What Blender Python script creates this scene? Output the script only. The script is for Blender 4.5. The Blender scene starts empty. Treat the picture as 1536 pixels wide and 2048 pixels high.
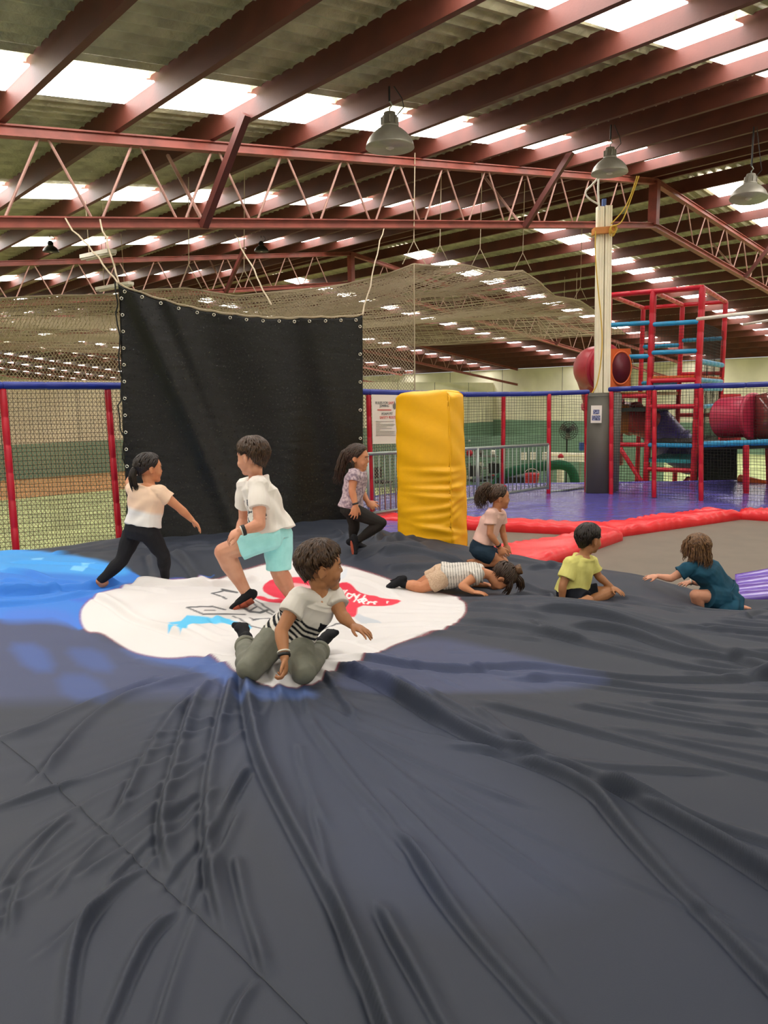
import bpy, bmesh, math, random
import numpy as np
from mathutils import Vector, Matrix, noise

random.seed(7)
rng = np.random.default_rng(7)
scene = bpy.context.scene
COL = scene.collection

# ------------------------------------------------------------------ camera
FPX = 1500.0                                   # focal length in pixels of a 1536 x 2048 frame
PITCH = math.atan(227 / FPX)
ROLL = -0.014
CAM = np.array([0.0, 0.0, 1.35])
_F = np.array([0, math.cos(PITCH), -math.sin(PITCH)])
_R0 = np.array([1.0, 0, 0])
_U0 = np.array([0, math.sin(PITCH), math.cos(PITCH)])
_R = _R0 * math.cos(ROLL) + _U0 * math.sin(ROLL)
_U = _U0 * math.cos(ROLL) - _R0 * math.sin(ROLL)
cam_data = bpy.data.cameras.new('camera')
cam_data.sensor_fit = 'VERTICAL'
cam_data.sensor_height = 36.0
cam_data.sensor_width = 27.0
cam_data.lens = 36.0 * FPX / 2048
cam_data.clip_start = 0.05
cam_data.clip_end = 300
cam = bpy.data.objects.new('camera', cam_data)
COL.objects.link(cam)
cam.matrix_world = Matrix(((_R[0], _U[0], -_F[0], CAM[0]), (_R[1], _U[1], -_F[1], CAM[1]),
                           (_R[2], _U[2], -_F[2], CAM[2]), (0, 0, 0, 1)))
scene.camera = cam

# ------------------------------------------------------------------ world, exposure
world = bpy.data.worlds.new('world')
scene.world = world
world.use_nodes = True
world.node_tree.nodes['Background'].inputs[0].default_value = (0.85, 0.92, 1.0, 1)
world.node_tree.nodes['Background'].inputs[1].default_value = 0.6
scene.view_settings.view_transform = 'Standard'
scene.view_settings.look = 'None'
scene.view_settings.exposure = 0.3
scene.view_settings.gamma = 1.0
scene.view_settings.use_curve_mapping = False
SKYLIGHT = 9.0                                # daylight through the translucent roof sheets
scene.cycles.use_denoising = True
scene.cycles.max_bounces = 6
scene.cycles.diffuse_bounces = 4
scene.cycles.transparent_max_bounces = 16
scene.cycles.sample_clamp_indirect = 6.0

# ------------------------------------------------------------------ geometry helpers
def A(*v): return np.array(v, float)
def unit(v):
    v = np.asarray(v, float); return v / (np.linalg.norm(v) + 1e-12)
def ray(x, y):
    d = _F + _R * (x - 768) / FPX + _U * (1024 - y) / FPX
    return d / d[1]
def P(x, y, D):                                # the point at distance D (world y) seen along a direction
    return CAM + ray(x, y) * D
def PZ(x, y, z):                               # the point at height z seen along a direction
    d = ray(x, y); return CAM + d * ((z - CAM[2]) / d[2])
def project(q):
    v = np.asarray(q) - CAM
    w = v @ _F
    return 768 + FPX * (v @ _R) / w, 1024 - FPX * (v @ _U) / w
def frame_of(d, hint=(0, 0, 1)):
    d = unit(d); h = np.asarray(hint, float)
    if abs(d @ unit(h)) > 0.98: h = A(1, 0, 0) if abs(d[0]) < .9 else A(0, 1, 0)
    a = unit(np.cross(h, d)); b = np.cross(d, a)
    return a, b

ORIGIN = {}

class MB:
    def __init__(s): s.v = []; s.f = []; s.n = 0
    def add(s, verts, faces):
        k = s.n
        s.v.extend([tuple(map(float, q)) for q in verts]); s.n += len(verts)
        s.f.extend([tuple(i + k for i in fc) for fc in faces]); return s
    def hexa(s, c, ax, ay, az):                # box from centre and three half-axes
        c, ax, ay, az = map(np.asarray, (c, ax, ay, az)); q = []
        for i in (-1, 1):
            for j in (-1, 1):
                for k in (-1, 1): q.append(c + i * ax + j * ay + k * az)
        return s.add(q, [(0, 1, 3, 2), (4, 6, 7, 5), (0, 4, 5, 1), (2, 3, 7, 6), (0, 2, 6, 4), (1, 5, 7, 3)])
    def beam(s, p0, p1, w, h, up=(0, 0, 1)):
        p0, p1 = np.asarray(p0, float), np.asarray(p1, float)
        a, b = frame_of(p1 - p0, up)
        return s.hexa((p0 + p1) / 2, (p1 - p0) / 2, a * w / 2, b * h / 2)
    def rings(s, R, caps=True, closed=False):  # R: list of equal-length vertex rings
        n = len(R[0]); V = [q for r in R for q in r]; Fc = []
        m = len(R)
        for i in range(m if closed else m - 1):
            for j in range(n):
                a, b = i * n + j, i * n + (j + 1) % n
                c, d = ((i + 1) % m) * n + (j + 1) % n, ((i + 1) % m) * n + j
                Fc.append((a, b, c, d))
        if caps and not closed:
            Fc.append(tuple(range(n - 1, -1, -1))); Fc.append(tuple((m - 1) * n + j for j in range(n)))
        return s.add(V, Fc)
    def tube(s, pts, rad, n=10, caps=True, hint=(0, 0, 1), rnd=False, closed=False):
        pts = [np.asarray(q, float) for q in pts]; m = len(pts)
        rad = [rad] * m if np.isscalar(rad) else list(rad)
        ta = []
        for i in range(m):
            if closed: d = pts[(i + 1) % m] - pts[i - 1]
            else: d = pts[min(i + 1, m - 1)] - pts[max(i - 1, 0)]
            ta.append(unit(d))
        a, b = frame_of(ta[0], hint); R = []
        cs = [(math.cos(2 * math.pi * j / n), math.sin(2 * math.pi * j / n)) for j in range(n)]
        def ring(c, r, a, b): return [c + r * (x * a + y * b) for x, y in cs]
        if rnd:
            for k in (75, 50, 25): R.append(ring(pts[0] - ta[0] * rad[0] * math.sin(math.radians(k)), rad[0] * math.cos(math.radians(k)), a, b))
        for i in range(m):
            a = unit(a - ta[i] * (a @ ta[i])); b = np.cross(ta[i], a)
            R.append(ring(pts[i], rad[i], a, b))
        if rnd:
            for k in (25, 50, 75): R.append(ring(pts[-1] + ta[-1] * rad[-1] * math.sin(math.radians(k)), rad[-1] * math.cos(math.radians(k)), a, b))
        return s.rings(R, caps, closed)
    def blob(s, c, ax, ay, az, n=14, m=9):     # ellipsoid
        c, ax, ay, az = map(np.asarray, (c, ax, ay, az)); R = []
        for i in range(m):
            t = math.pi * (i + .5) / m
            R.append([c + az * math.cos(t) * 1.0 + math.sin(t) * (ax * math.cos(2 * math.pi * j / n) + ay * math.sin(2 * math.pi * j / n)) for j in range(n)])
        return s.rings(R)
    def lathe(s, c, axis, prof, n=24, hint=(1, 0, 0)):   # prof: (height, radius)
        c = np.asarray(c, float); d = unit(axis); a, b = frame_of(d, hint)
        R = [[c + d * h + r * (math.cos(2 * math.pi * j / n) * a + math.sin(2 * math.pi * j / n) * b) for j in range(n)] for h, r in prof]
        return s.rings(R)
    def poly(s, pts, thick):                   # flat polygon given thickness vector
        pts = [np.asarray(q, float) for q in pts]; n = len(pts); th = np.asarray(thick, float)
        return s.rings([pts, [q + th for q in pts]])
    def grid(s, G, flip=False):                # G: (m, n, 3) array
        G = np.asarray(G); m, n = G.shape[:2]
        f = []
        for i in range(m - 1):
            for j in range(n - 1):
                q = (i * n + j, i * n + j + 1, (i + 1) * n + j + 1, (i + 1) * n + j)
                f.append(q[::-1] if flip else q)
        return s.add(G.reshape(-1, 3), f)
    def slab(s, G, thick):                     # a grid surface with thickness along a vector or per-vertex array
        G = np.asarray(G, float); m, n = G.shape[:2]; B = G + np.asarray(thick)
        s.grid(G, True); s.grid(B)
        k = s.n - 2 * m * n
        def e(i, j): return k + i * n + j
        o = m * n
        for i in range(m - 1):
            for j in (0, n - 1):
                q = (e(i, j), e(i + 1, j), e(i + 1, j) + o, e(i, j) + o); s.f.append(q if j == 0 else q[::-1])
        for j in range(n - 1):
            for i in (0, m - 1):
                q = (e(i, j), e(i, j + 1), e(i, j + 1) + o, e(i, j) + o); s.f.append(q[::-1] if i == 0 else q)
        return s
    def mesh(s, name):
        me = bpy.data.meshes.new(name); me.from_pydata(s.v, [], s.f); me.update(); return me
    def build(s, name, mat, parent=None, smooth=False, fix=True):
        me = s.mesh(name)
        if fix:
            bm = bmesh.new(); bm.from_mesh(me); bmesh.ops.recalc_face_normals(bm, faces=bm.faces); bm.to_mesh(me); bm.free()
        return link(me, name, mat, parent, smooth)

def link(me, name, mat, parent=None, smooth=False):
    o = bpy.data.objects.new(name, me); COL.objects.link(o)
    if mat is not None and not me.materials: me.materials.append(mat)
    if smooth: me.polygons.foreach_set('use_smooth', np.ones(len(me.polygons), bool))
    if parent is not None:
        o.parent = parent
        o.location = Vector(ORIGIN.get(parent.name, (0, 0, 0))) * -1
    return o
def thing(name, label, cat, loc=(0, 0, 0), group=None):
    o = bpy.data.objects.new(name, None); COL.objects.link(o)
    o.empty_display_size = 0.1
    o.location = tuple(map(float, loc)); ORIGIN[o.name] = tuple(map(float, loc))
    return tag(o, label, cat, group)
def tag(o, label, cat, group=None):
    o['label'] = label; o['category'] = cat
    if group: o['group'] = group
    return o
def struct(o): o['kind'] = 'structure'; return o
def stuff(o): o['kind'] = 'stuff'; return o

# ------------------------------------------------------------------ materials
def lin(h):
    c = [int(h[i:i + 2], 16) / 255 for i in (1, 3, 5)]
    return tuple(x / 12.92 if x <= .04045 else ((x + .055) / 1.055) ** 2.4 for x in c)
def mat(name, col, rough=.6, metal=0., var=.0, vscale=8., bump=0., bscale=30., bdist=.01, col2=None, spec=.5, sheen=0., stretch=None, attr=None, detail=4):
    m = bpy.data.materials.new(name); m.use_nodes = True
    nt = m.node_tree; b = nt.nodes['Principled BSDF']; L = nt.links.new
    if isinstance(col, str): col = lin(col)
    b.inputs['Base Color'].default_value = (*col, 1)
    b.inputs['Roughness'].default_value = rough
    b.inputs['Metallic'].default_value = metal
    b.inputs['Specular IOR Level'].default_value = spec
    if sheen: b.inputs['Sheen Weight'].default_value = sheen
    tc = nt.nodes.new('ShaderNodeTexCoord'); src = tc.outputs['Object']
    if stretch:
        mp = nt.nodes.new('ShaderNodeMapping'); mp.inputs['Scale'].default_value = stretch
        L(src, mp.inputs[0]); src = mp.outputs[0]
    base = None
    if attr:
        at = nt.nodes.new('ShaderNodeAttribute'); at.attribute_name = attr; base = at.outputs['Color']
        L(base, b.inputs['Base Color'])
    if var or col2:
        nz = nt.nodes.new('ShaderNodeTexNoise'); nz.inputs['Scale'].default_value = vscale; nz.inputs['Detail'].default_value = detail
        L(src, nz.inputs['Vector'])
        mx = nt.nodes.new('ShaderNodeMix'); mx.data_type = 'RGBA'
        c2 = lin(col2) if isinstance(col2, str) else (col2 if col2 else tuple(min(1, x * (1 - var)) for x in col))
        if base is not None:
            mx.blend_type = 'MULTIPLY'; mx.inputs[7].default_value = (1 - var,) * 3 + (1,); L(base, mx.inputs[6])
        else:
            mx.inputs[6].default_value = (*col, 1); mx.inputs[7].default_value = (*c2, 1)
        rp = nt.nodes.new('ShaderNodeValToRGB'); rp.color_ramp.elements[0].position = .38; rp.color_ramp.elements[1].position = .62
        L(nz.outputs[0], rp.inputs[0]); L(rp.outputs[0], mx.inputs[0]); L(mx.outputs[2], b.inputs['Base Color'])
    if bump:
        n2 = nt.nodes.new('ShaderNodeTexNoise'); n2.inputs['Scale'].default_value = bscale; n2.inputs['Detail'].default_value = 5
        L(src, n2.inputs['Vector'])
        bp = nt.nodes.new('ShaderNodeBump'); bp.inputs['Strength'].default_value = bump; bp.inputs['Distance'].default_value = bdist
        L(n2.outputs[0], bp.inputs['Height']); L(bp.outputs[0], b.inputs['Normal'])
    return m
def emit(name, col, s):
    m = bpy.data.materials.new(name); m.use_nodes = True; nt = m.node_tree
    b = nt.nodes['Principled BSDF']; b.inputs['Base Color'].default_value = (*col, 1); b.inputs['Roughness'].default_value = .5
    b.inputs['Emission Color'].default_value = (*col, 1); b.inputs['Emission Strength'].default_value = s
    return m
M = {}
M['sky'] = emit('skylight_sheet', (1.0, .955, .91), SKYLIGHT)
M['foil'] = mat('roof_blanket', '#b3ae92', .55, .1, var=.35, vscale=3, bump=.6, bscale=9, bdist=.05)
M['purlin'] = mat('red_oxide_purlin', '#57251a', .6, var=.25, vscale=2.5, bump=.1, bscale=40)
M['steel'] = mat('red_oxide_truss', '#8c463a', .55, var=.3, vscale=4, bump=.1, bscale=60)
M['bar'] = mat('dusty_pink_bar', '#a98074', .6, var=.2, vscale=5)
M['dark_steel'] = mat('dark_red_brace', '#5a2720', .55, var=.2, vscale=6)
M['floor'] = mat('artificial_turf', '#ccd79c', .9, var=.35, vscale=1.2, bump=.5, bscale=200)
M['clay'] = mat('brown_turf_strip', '#cf9660', .9, var=.3, vscale=1.5)
M['wall'] = mat('cream_wall', '#f6efda', .85, var=.18, vscale=.5, bump=.15, bscale=4)
M['dado'] = mat('green_dado', '#7b9a87', .8, var=.15, vscale=.7)
M['lamp'] = mat('lamp_grey', '#9a958a', .45, .3, var=.15, vscale=6)
M['lampin'] = mat('lamp_reflector', '#c9c4ba', .35, .4)
M['white'] = mat('white_paint', '#e4dfd2', .5, var=.08, vscale=5)
M['cream'] = mat('cream_channel', '#efe6cc', .5, var=.08, vscale=4)
M['rope'] = mat('pale_rope', '#b5a58c', .9)
M['yrope'] = mat('yellow_cord', '#c9a53c', .7)
M['tape'] = mat('orange_tape', '#c0782a', .5)
M['black_cord'] = mat('black_net_cord', '#15160f', .8)
M['tan_cord'] = mat('tan_net_cord', '#a3947a', .9)
M['redpad'] = mat('red_vinyl_post', '#c4102c', .38, var=.12, vscale=6, bump=.12, bscale=14)
M['bluepad'] = mat('blue_vinyl_rail', '#1d2f8a', .35, var=.15, vscale=6, bump=.1, bscale=14)
M['skyblue'] = mat('sky_blue_sleeve', '#1e8fc0', .4, var=.15, vscale=8, bump=.1, bscale=14)
M['redvinyl'] = mat('red_vinyl_mat', '#ec2c34', .3, var=.08, vscale=3, bump=.25, bscale=9, bdist=.02)
M['bluevinyl'] = mat('violet_blue_vinyl', '#625cac', .2, var=.2, vscale=1.2, bump=.6, bscale=5, bdist=.02, spec=.7, stretch=(.5, 1.6, 1))
M['purple'] = mat('purple_vinyl', '#6c4fb0', .2, bump=.2, bscale=6, spec=.7)
M['bed'] = mat('trampoline_weave', '#756a5d', .7, var=.08, vscale=3, bump=.15, bscale=300)
M['yellow'] = mat('yellow_vinyl', '#fbb904', .42, var=.05, vscale=4, bump=.15, bscale=12, bdist=.02)
M['greypad'] = mat('charcoal_pad', '#5f5c52', .6, var=.06, vscale=3, bump=.06, bscale=30)
M['zinc'] = mat('galvanised_steel', '#9fa8a0', .4, .5, var=.12, vscale=10)
M['curtain'] = mat('black_tarp', '#0d0c0b', .44, var=.3, vscale=2.2, bump=.25, bscale=5, bdist=.03, stretch=(1, 1, 3), spec=.35)
def perforate(m, lo, hi, scale):               # a woven tarpaulin lets a little light straight through its mesh
    nt = m.node_tree; tc = nt.nodes.new('ShaderNodeTexCoord'); n = nt.nodes.new('ShaderNodeTexNoise'); n.inputs['Scale'].default_value = scale
    nt.links.new(tc.outputs['Object'], n.inputs['Vector']); r = nt.nodes.new('ShaderNodeMapRange')
    r.inputs[1].default_value = .45; r.inputs[2].default_value = .62; r.inputs[3].default_value = hi; r.inputs[4].default_value = lo
    nt.links.new(n.outputs[0], r.inputs[0]); nt.links.new(r.outputs[0], nt.nodes['Principled BSDF'].inputs['Alpha'])
perforate(M['curtain'], .91, .985, 45)
M['chrome'] = mat('eyelet_metal', '#cfcabb', .25, .8)
M['paper'] = mat('sign_board', '#e6dfd2', .5)
M['pink'] = mat('pink_plastic_tube', '#b32a4a', .32, var=.1, vscale=3)
M['clear'] = mat('smoky_tube', '#6b3230', .12, spec=.8)
M['mouthshade'] = mat('shaded_mouth_red', '#5e1422', .5)  # tube red darkened by colour to stand for the shade inside the mouth
M['redtube'] = mat('red_plastic_tube', '#b02838', .35, var=.1, vscale=3)
M['orange'] = mat('orange_plastic', '#d4622a', .4, var=.1, vscale=4)
M['brown'] = mat('amber_plastic', '#a8661c', .4, var=.15, vscale=4)
M['violet'] = mat('violet_plastic_tube', '#4a3f86', .35, var=.12, vscale=3)
M['darkpanel'] = mat('dark_green_panel', '#171d16', .7)
M['green'] = mat('green_foam', '#0f5a3a', .8, var=.2, vscale=6, bump=.3, bscale=30)
M['black'] = mat('black_plastic', '#121212', .5)
M['grey'] = mat('mid_grey', '#77756d', .6, var=.2, vscale=6)
M['seam'] = mat('seam_thread', '#3d4048', .8)
M['teal'] = mat('teal_mat', '#2f8f92', .5)
M['redplain'] = mat('red_plastic', '#c01a30', .4)
M['textdark'] = mat('dark_print', '#5f6a68', .7)
M['textred'] = mat('red_print', '#d2524c', .7)
M['photo'] = mat('printed_photo', '#2f3654', .6, col2='#9aa0c0', vscale=60)
M['bottle_blue'] = mat('blue_plastic', '#2c4c8c', .4)

# ------------------------------------------------------------------ the hall: s runs up the roof slope, t along the ridge
US = A(.743, .669, 0); UT = A(-.669, .743, 0); UZ = A(0, 0, 1)
RIDGE = 15.93; SL = .134; S0, S1, T0, T1 = -8.0, 38.0, -12.0, 95.0; FLOOR = -1.6
def zt(s): return 3.82 + SL * (s if s < RIDGE else 2 * RIDGE - s)
def W(s, t, z): return US * s + UT * t + A(0, 0, z)

f = MB()
f.slab(np.array([[W(s, t, FLOOR) for s in np.linspace(S0, S1, 3)] for t in np.linspace(T0, T1, 3)]), (0, 0, -.1))
floor = struct(f.build('floor', M['floor']))
b = MB(); b.hexa(W(8, 28.2, FLOOR + .004), US * 16, UT * 3.2, UZ * .004)
struct(b.build('trim_1', M['clay']))
def wall(name, s0, t0, s1, t1, z1, dado=None, th=.1, joints=0):
    b = MB(); b.beam(W(s0, t0, (FLOOR + z1) / 2), W(s1, t1, (FLOOR + z1) / 2), th, z1 - FLOOR)
    o = struct(b.build(name, M['wall']))
    d = unit(W(s1, t1, 0) - W(s0, t0, 0)); nrm = np.cross(d, UZ)
    if dado is not None:
        b = MB(); b.beam(W(s0, t0, (FLOOR + dado) / 2), W(s1, t1, (FLOOR + dado) / 2), th + .03, dado - FLOOR)
        b.build('dado', M['dado'], o)
    L = np.linalg.norm(W(s1, t1, 0) - W(s0, t0, 0))
    if joints:
        j = MB()
        for k in np.arange(joints / 2, L, joints):
            p = W(s0, t0, 0) + d * k; lo = (dado if dado is not None else FLOOR)
            j.beam(p + UZ * (lo + .02), p + UZ * z1, .03, th + .02, nrm)
        stuff(j.build('joint_strip', M['grey'], o))
    return o
wall('wall_back', S0, 31.5, S1 - .1, 31.5, 2.25, -.23, joints=3.0)
wall('wall_right', S1, T0, S1, T1, 3.05, -.1, joints=4.5)
wall('wall_left', S0, T0, S0, T1, 3.0)
wall('wall_front', S0, T0, S1, T0, 6.2)
wall('wall_far', S0, T1, S1, T1, 6.2)

# roof sheeting: corrugations run down the slope; purlins and daylight sheets are its parts
ZO = .335
r = MB()
tt = np.arange(T0, 48, .0667); G = []
for s in list(np.linspace(S0, RIDGE, 24)) + list(np.linspace(RIDGE, S1, 24))[1:]:
    G.append([W(s, t, zt(s) + ZO +   .028 * math.sin(t * 2 * math.pi / .2)) for t in tt])
r.slab(np.array(G), (0, 0, .05))
r.slab(np.array([[W(s, t, zt(s) + ZO) for t in np.linspace(48, T1, 48)] for s in list(np.linspace(S0, RIDGE, 24)) + list(np.linspace(RIDGE, S1, 24))[1:]]), (0, 0, .05))
ceiling = struct(r.build('ceiling', M['foil']))
PUR = [3.85 + 1.22 * k for k in range(-9, 10)]
PUR = PUR + [RIDGE - .16, RIDGE + .16] + [2 * RIDGE - s for s in PUR if 2 * RIDGE - s < S1 - .2]
pur = MB(); hw, hh, lip = .035, .145, .02
prof = [(-hw, -hh), (hw, -hh), (hw, -hh + lip), (-hw + .008, -hh + .006), (-hw + .008, hh - .006), (hw, hh - lip), (hw, hh), (-hw, hh)]
prof = [(-hw, -hh), (hw, -hh), (hw, -hh + .03), (hw - .012, -hh + .03), (hw - .012, -hh + .012), (-hw + .012, -hh + .012), (-hw + .012, hh), (-hw, hh)]
pur.rings([[US * x + UZ * z + UT * t for x, z in prof] for t in np.linspace(T0, T1, 100)])
pme = pur.mesh('purlin')
for s in PUR:
    o = link(pme, 'purlin', M['purlin'], ceiling)
    o.location = Vector(W(s, 0, zt(s) + .035 + hh))
ROWS = [-6.5, -1.5, 4.2, 8.0, 12.95, 18.0, 24.8]
FAR = [32, 39, 46, 54, 62.8, 71, 79, 87]
ps = sorted(PUR)
gaps = [((a + c) / 2, c - a) for a, c in zip(ps[:-1], ps[1:]) if c - a > .6]
def panel(mb, s, t, w):
    up = unit(W(s + .1, 0, zt(s + .1)) - W(s, 0, zt(s)))
    mb.hexa(W(s, t, zt(s) + ZO - .09), up * (w / 2 - .04), UT * .37, np.cross(up, UT) * .01)
pan = {}
for side in (0, 1):
    b = MB(); up = unit(US + UZ * SL * (1 if side == 0 else -1))
    b.hexa((0, 0, 0), up * (.61 - .04), UT * .37, np.cross(up, UT) * .008); pan[side] = b.mesh('skylight_panel')
for t in ROWS:
    for s, w in gaps:
        if w > 1.3 or w < 1.0: continue
        o = link(pan[0 if s < RIDGE else 1], 'skylight_panel', M['sky'], ceiling); o.location = Vector(W(s, t, zt(s) + ZO - .09))
b = MB()
for t in FAR:
    for s, w in gaps:
        if 1.0 < w < 1.3: panel(b, s, t, w)
stuff(b.build('skylight_panel', M['sky'], ceiling))

# roof trusses
def truss(t, label, group, bars):
    T = thing('roof_truss', label, 'roof truss', W(RIDGE, t, zt(RIDGE)), group)
    DEP = .94
    for nm, off in (('top_chord', -.03), ('bottom_chord', -DEP)):
        b = MB()
        for s0, s1 in ((S0 + .2, RIDGE), (RIDGE, S1 - .2)):
            p, q = W(s0, t, zt(s0) + off), W(s1, t, zt(s1) + off)
            up = unit(q - p); nz = np.cross(up, UT)
            if nz[2] < 0: nz = -nz
            sec = [(-.065, -.06), (.065, -.06), (.065, -.04), (.025, -.04), (.025, .042), (.055, .042), (.055, .06), (-.055, .06), (-.055, .042), (-.025, .042), (-.025, -.04), (-.065, -.04)]
            b.rings([[p + (q - p) * x + UT * a + nz * c for a, c in sec] for x in np.linspace(0, 1, 24)])
        b.build(nm, M['steel'], T)
    b = MB(); b.beam(W(RIDGE, t, zt(RIDGE) - .04), W(RIDGE, t, zt(RIDGE) - DEP), .2, .14, US); b.build('king_post', M['steel'], T)
    jo = [3.05 + 1.04 * k for k in range(-10, 12)] + [2 * RIDGE - (3.05 + 1.04 * k) for k in range(11, -5, -1)]
    st = MB()
    for s in jo:
        for sg in (-1, 1):
            e = s + sg * .52
            if e < S0 + .3 or e > S1 - .3 or (s < RIDGE) != (e < RIDGE): continue
            p, q = W(s + sg * .05, t, zt(s) - .08), W(e - sg * .06, t, zt(e) - DEP + .05)
            if bars and -2 < s < 34:
                b = MB(); b.tube([p, q], .016, 6); b.build('web_bar', M['bar'], T)
            else: st.tube([p, q], .016, 5)
    if st.n: stuff(st.build('web_bars', M['bar'], T))
    for s in (4.87, 11.28, 2 * RIDGE - 11.28, 2 * RIDGE - 4.87):
        b = MB(); b.beam(W(s, t - .08, zt(s) - DEP - .05), W(s + .12, t - .95, zt(s) + .1), .09, .09); b.build('fly_brace', M['dark_steel'], T)
        b = MB(); b.tube([W(s + .1, t + .06, zt(s) - DEP), W(s + .1, t + .95, zt(s) + .1)], .025, 6); b.build('stay_rod', M['bar'], T)
truss(8.75, 'nearest red oxide lattice roof truss, running above the black curtain', None, True)
truss(19.1, 'second red oxide roof truss, its ridge post above the black curtain', None, True)
truss(29.45, 'third roof truss, seen through the tan ceiling net', None, True)
for k, t in enumerate((39.8, 50.15, 60.5, 70.85, 81.2)):
    truss(t, ('fourth', 'fifth', 'sixth', 'seventh', 'farthest')[k] + ' roof truss from the camera, dim beyond the back wall', 'far roof trusses', False)

# high-bay lamps
def lamp(p, d, label, dark=False, axis=(0, 0, 1), group=None):
    up = unit(axis); k = d / .55
    T = thing('high_bay_lamp', label, 'ceiling lamp', p, group)
    m = M['black'] if dark else M['lamp']
    out = [(.0, .275), (.02, .27), (.05, .262), (.1, .235), (.15, .19), (.19, .14), (.215, .1)]
    inn = [(.2, .085), (.17, .13), (.12, .2), (.06, .24), (.012, .262)]
    b = MB(); b.lathe(p, up, [(h * k, r * k) for h, r in out + inn], 36).build('shade', m, T, True)
    b = MB(); b.lathe(p, up, [(.21 * k, .095 * k), (.22 * k, .1 * k), (.235 * k, .1 * k), (.24 * k, .085 * k), (.33 * k, .085 * k), (.335 * k, .07 * k), (.37 * k, .065 * k)], 28).build('gear_housing', m, T, True)
    for a in range(8):
        dr = A(math.cos(a * math.pi / 4), math.sin(a * math.pi / 4), 0); b = MB()
        b.beam(p + up * .245 * k + dr * .09 * k, p + up * .325 * k + dr * .09 * k, .012 * k, .02 * k, dr); b.build('cooling_fin', m, T)
    b = MB(); b.blob(p + up * .1 * k, A(.09 * k, 0, 0), A(0, .09 * k, 0), up * .12 * k).build('bulb', M['lampin'], T, True)
    top = p + up * .37 * k
    b = MB(); b.tube([top, top + up * .05 * k, top + A(.03 * k, 0, .08 * k), top + A(0, 0, .13 * k)], .008 * k, 6).build('hook', M['zinc'], T)
    b = MB(); zr = zt(p @ US) + .1
    b.tube([top + A(0, 0, .12 * k), A(top[0], top[1], max(zr, top[2] + .2 * k))], .012 * k, 6)
    b.tube([top - up * .05 * k + A(.06 * k, 0, 0), top + A(.16 * k, 0, .06 * k), top + A(.14 * k, 0, .15 * k), A(top[0] + .05, top[1], max(zr, top[2] + .2 * k))], .006, 6)
    b.build('drop_cable', M['black'], T)
lamp(P(780, 296, 8.8), .54, 'large grey high bay lamp hanging before the truss, nearest the camera')
lamp(P(1219, 347, 11.9), .54, 'grey high bay lamp hanging above the white column')
lamp(P(1497, 398, 13.2), .6, 'pale high bay lamp at the far right, against the skylights', axis=(.1, .1, 1))
lamp(P(102, 504, 17), .34, 'small dark lamp under the purlins at the far left', True)
lamp(P(523, 503, 19.5), .36, 'small dark lamp under the purlins above the black curtain', True)

# fluorescent battens
def batten(p, q, label):
    T = thing('fluorescent_batten', label, 'ceiling light', (p + q) / 2)
    b = MB(); b.beam(p, q, .15, .06).build('body', M['white'], T)
    a, _ = frame_of(q - p)
    for s in (-1, 1):
        b = MB(); b.tube([p + a * s * .045 - A(0, 0, .045), q + a * s * .045 - A(0, 0, .045)], .016, 8).build('tube', M['lampin'], T, True)
    for w in (.2, .8):
        c = p + (q - p) * w; b = MB(); b.tube([c + A(0, 0, .03), A(c[0], c[1], zt(c @ US) + .1)], .006, 5).build('hanger', M['rope'], T)
batten(P(168, 514, 13.0), P(224, 502, 12.2), 'white fluorescent batten hanging by the rope left of the curtain')
batten(P(196, 578, 17.0), P(262, 566, 16.4), 'white fluorescent batten just behind the top left curtain corner')
batten(P(1120, 636, 26.0), P(1160, 628, 25.0), 'white fluorescent batten glimpsed beside the red tube slide')
b = MB(); b.tube([P(1395, 638, 13.6), P(1545, 621, 11.2)], .03, 8)
tag(b.build('conduit_pipe', M['white'], None, True), 'long white conduit pipe crossing behind the tower top', 'pipe')
b = MB(); b.tube([P(1487, 649, 15.2), P(1560, 637, 14.2)], .025, 8)
tag(b.build('conduit_pipe', M['white'], None, True), 'shorter white conduit pipe at the right frame edge', 'pipe')

# ------------------------------------------------------------------ nets and fences
def net_patch(mb, Q, nu, nv, r, wob=.004, seg=6, sides=3):
    """strings across a bilinear patch Q(u,v)"""
    def line(fn, n):
        for k in range(n + 1):
            pts = [fn(k / n, x) + rng.normal(0, wob, 3) * (0 < x < 1) for x in np.linspace(0, 1, seg + 1)]
            mb.tube(pts, r, sides, caps=False)
    line(lambda a, x: Q(a, x), nu); line(lambda a, x: Q(x, a), nv)
def bil(p00, p10, p01, p11):
    p00, p10, p01, p11 = map(np.asarray, (p00, p10, p01, p11))
    return lambda u, v: (p00 * (1 - u) + p10 * u) * (1 - v) + (p01 * (1 - u) + p11 * u) * v

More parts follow.
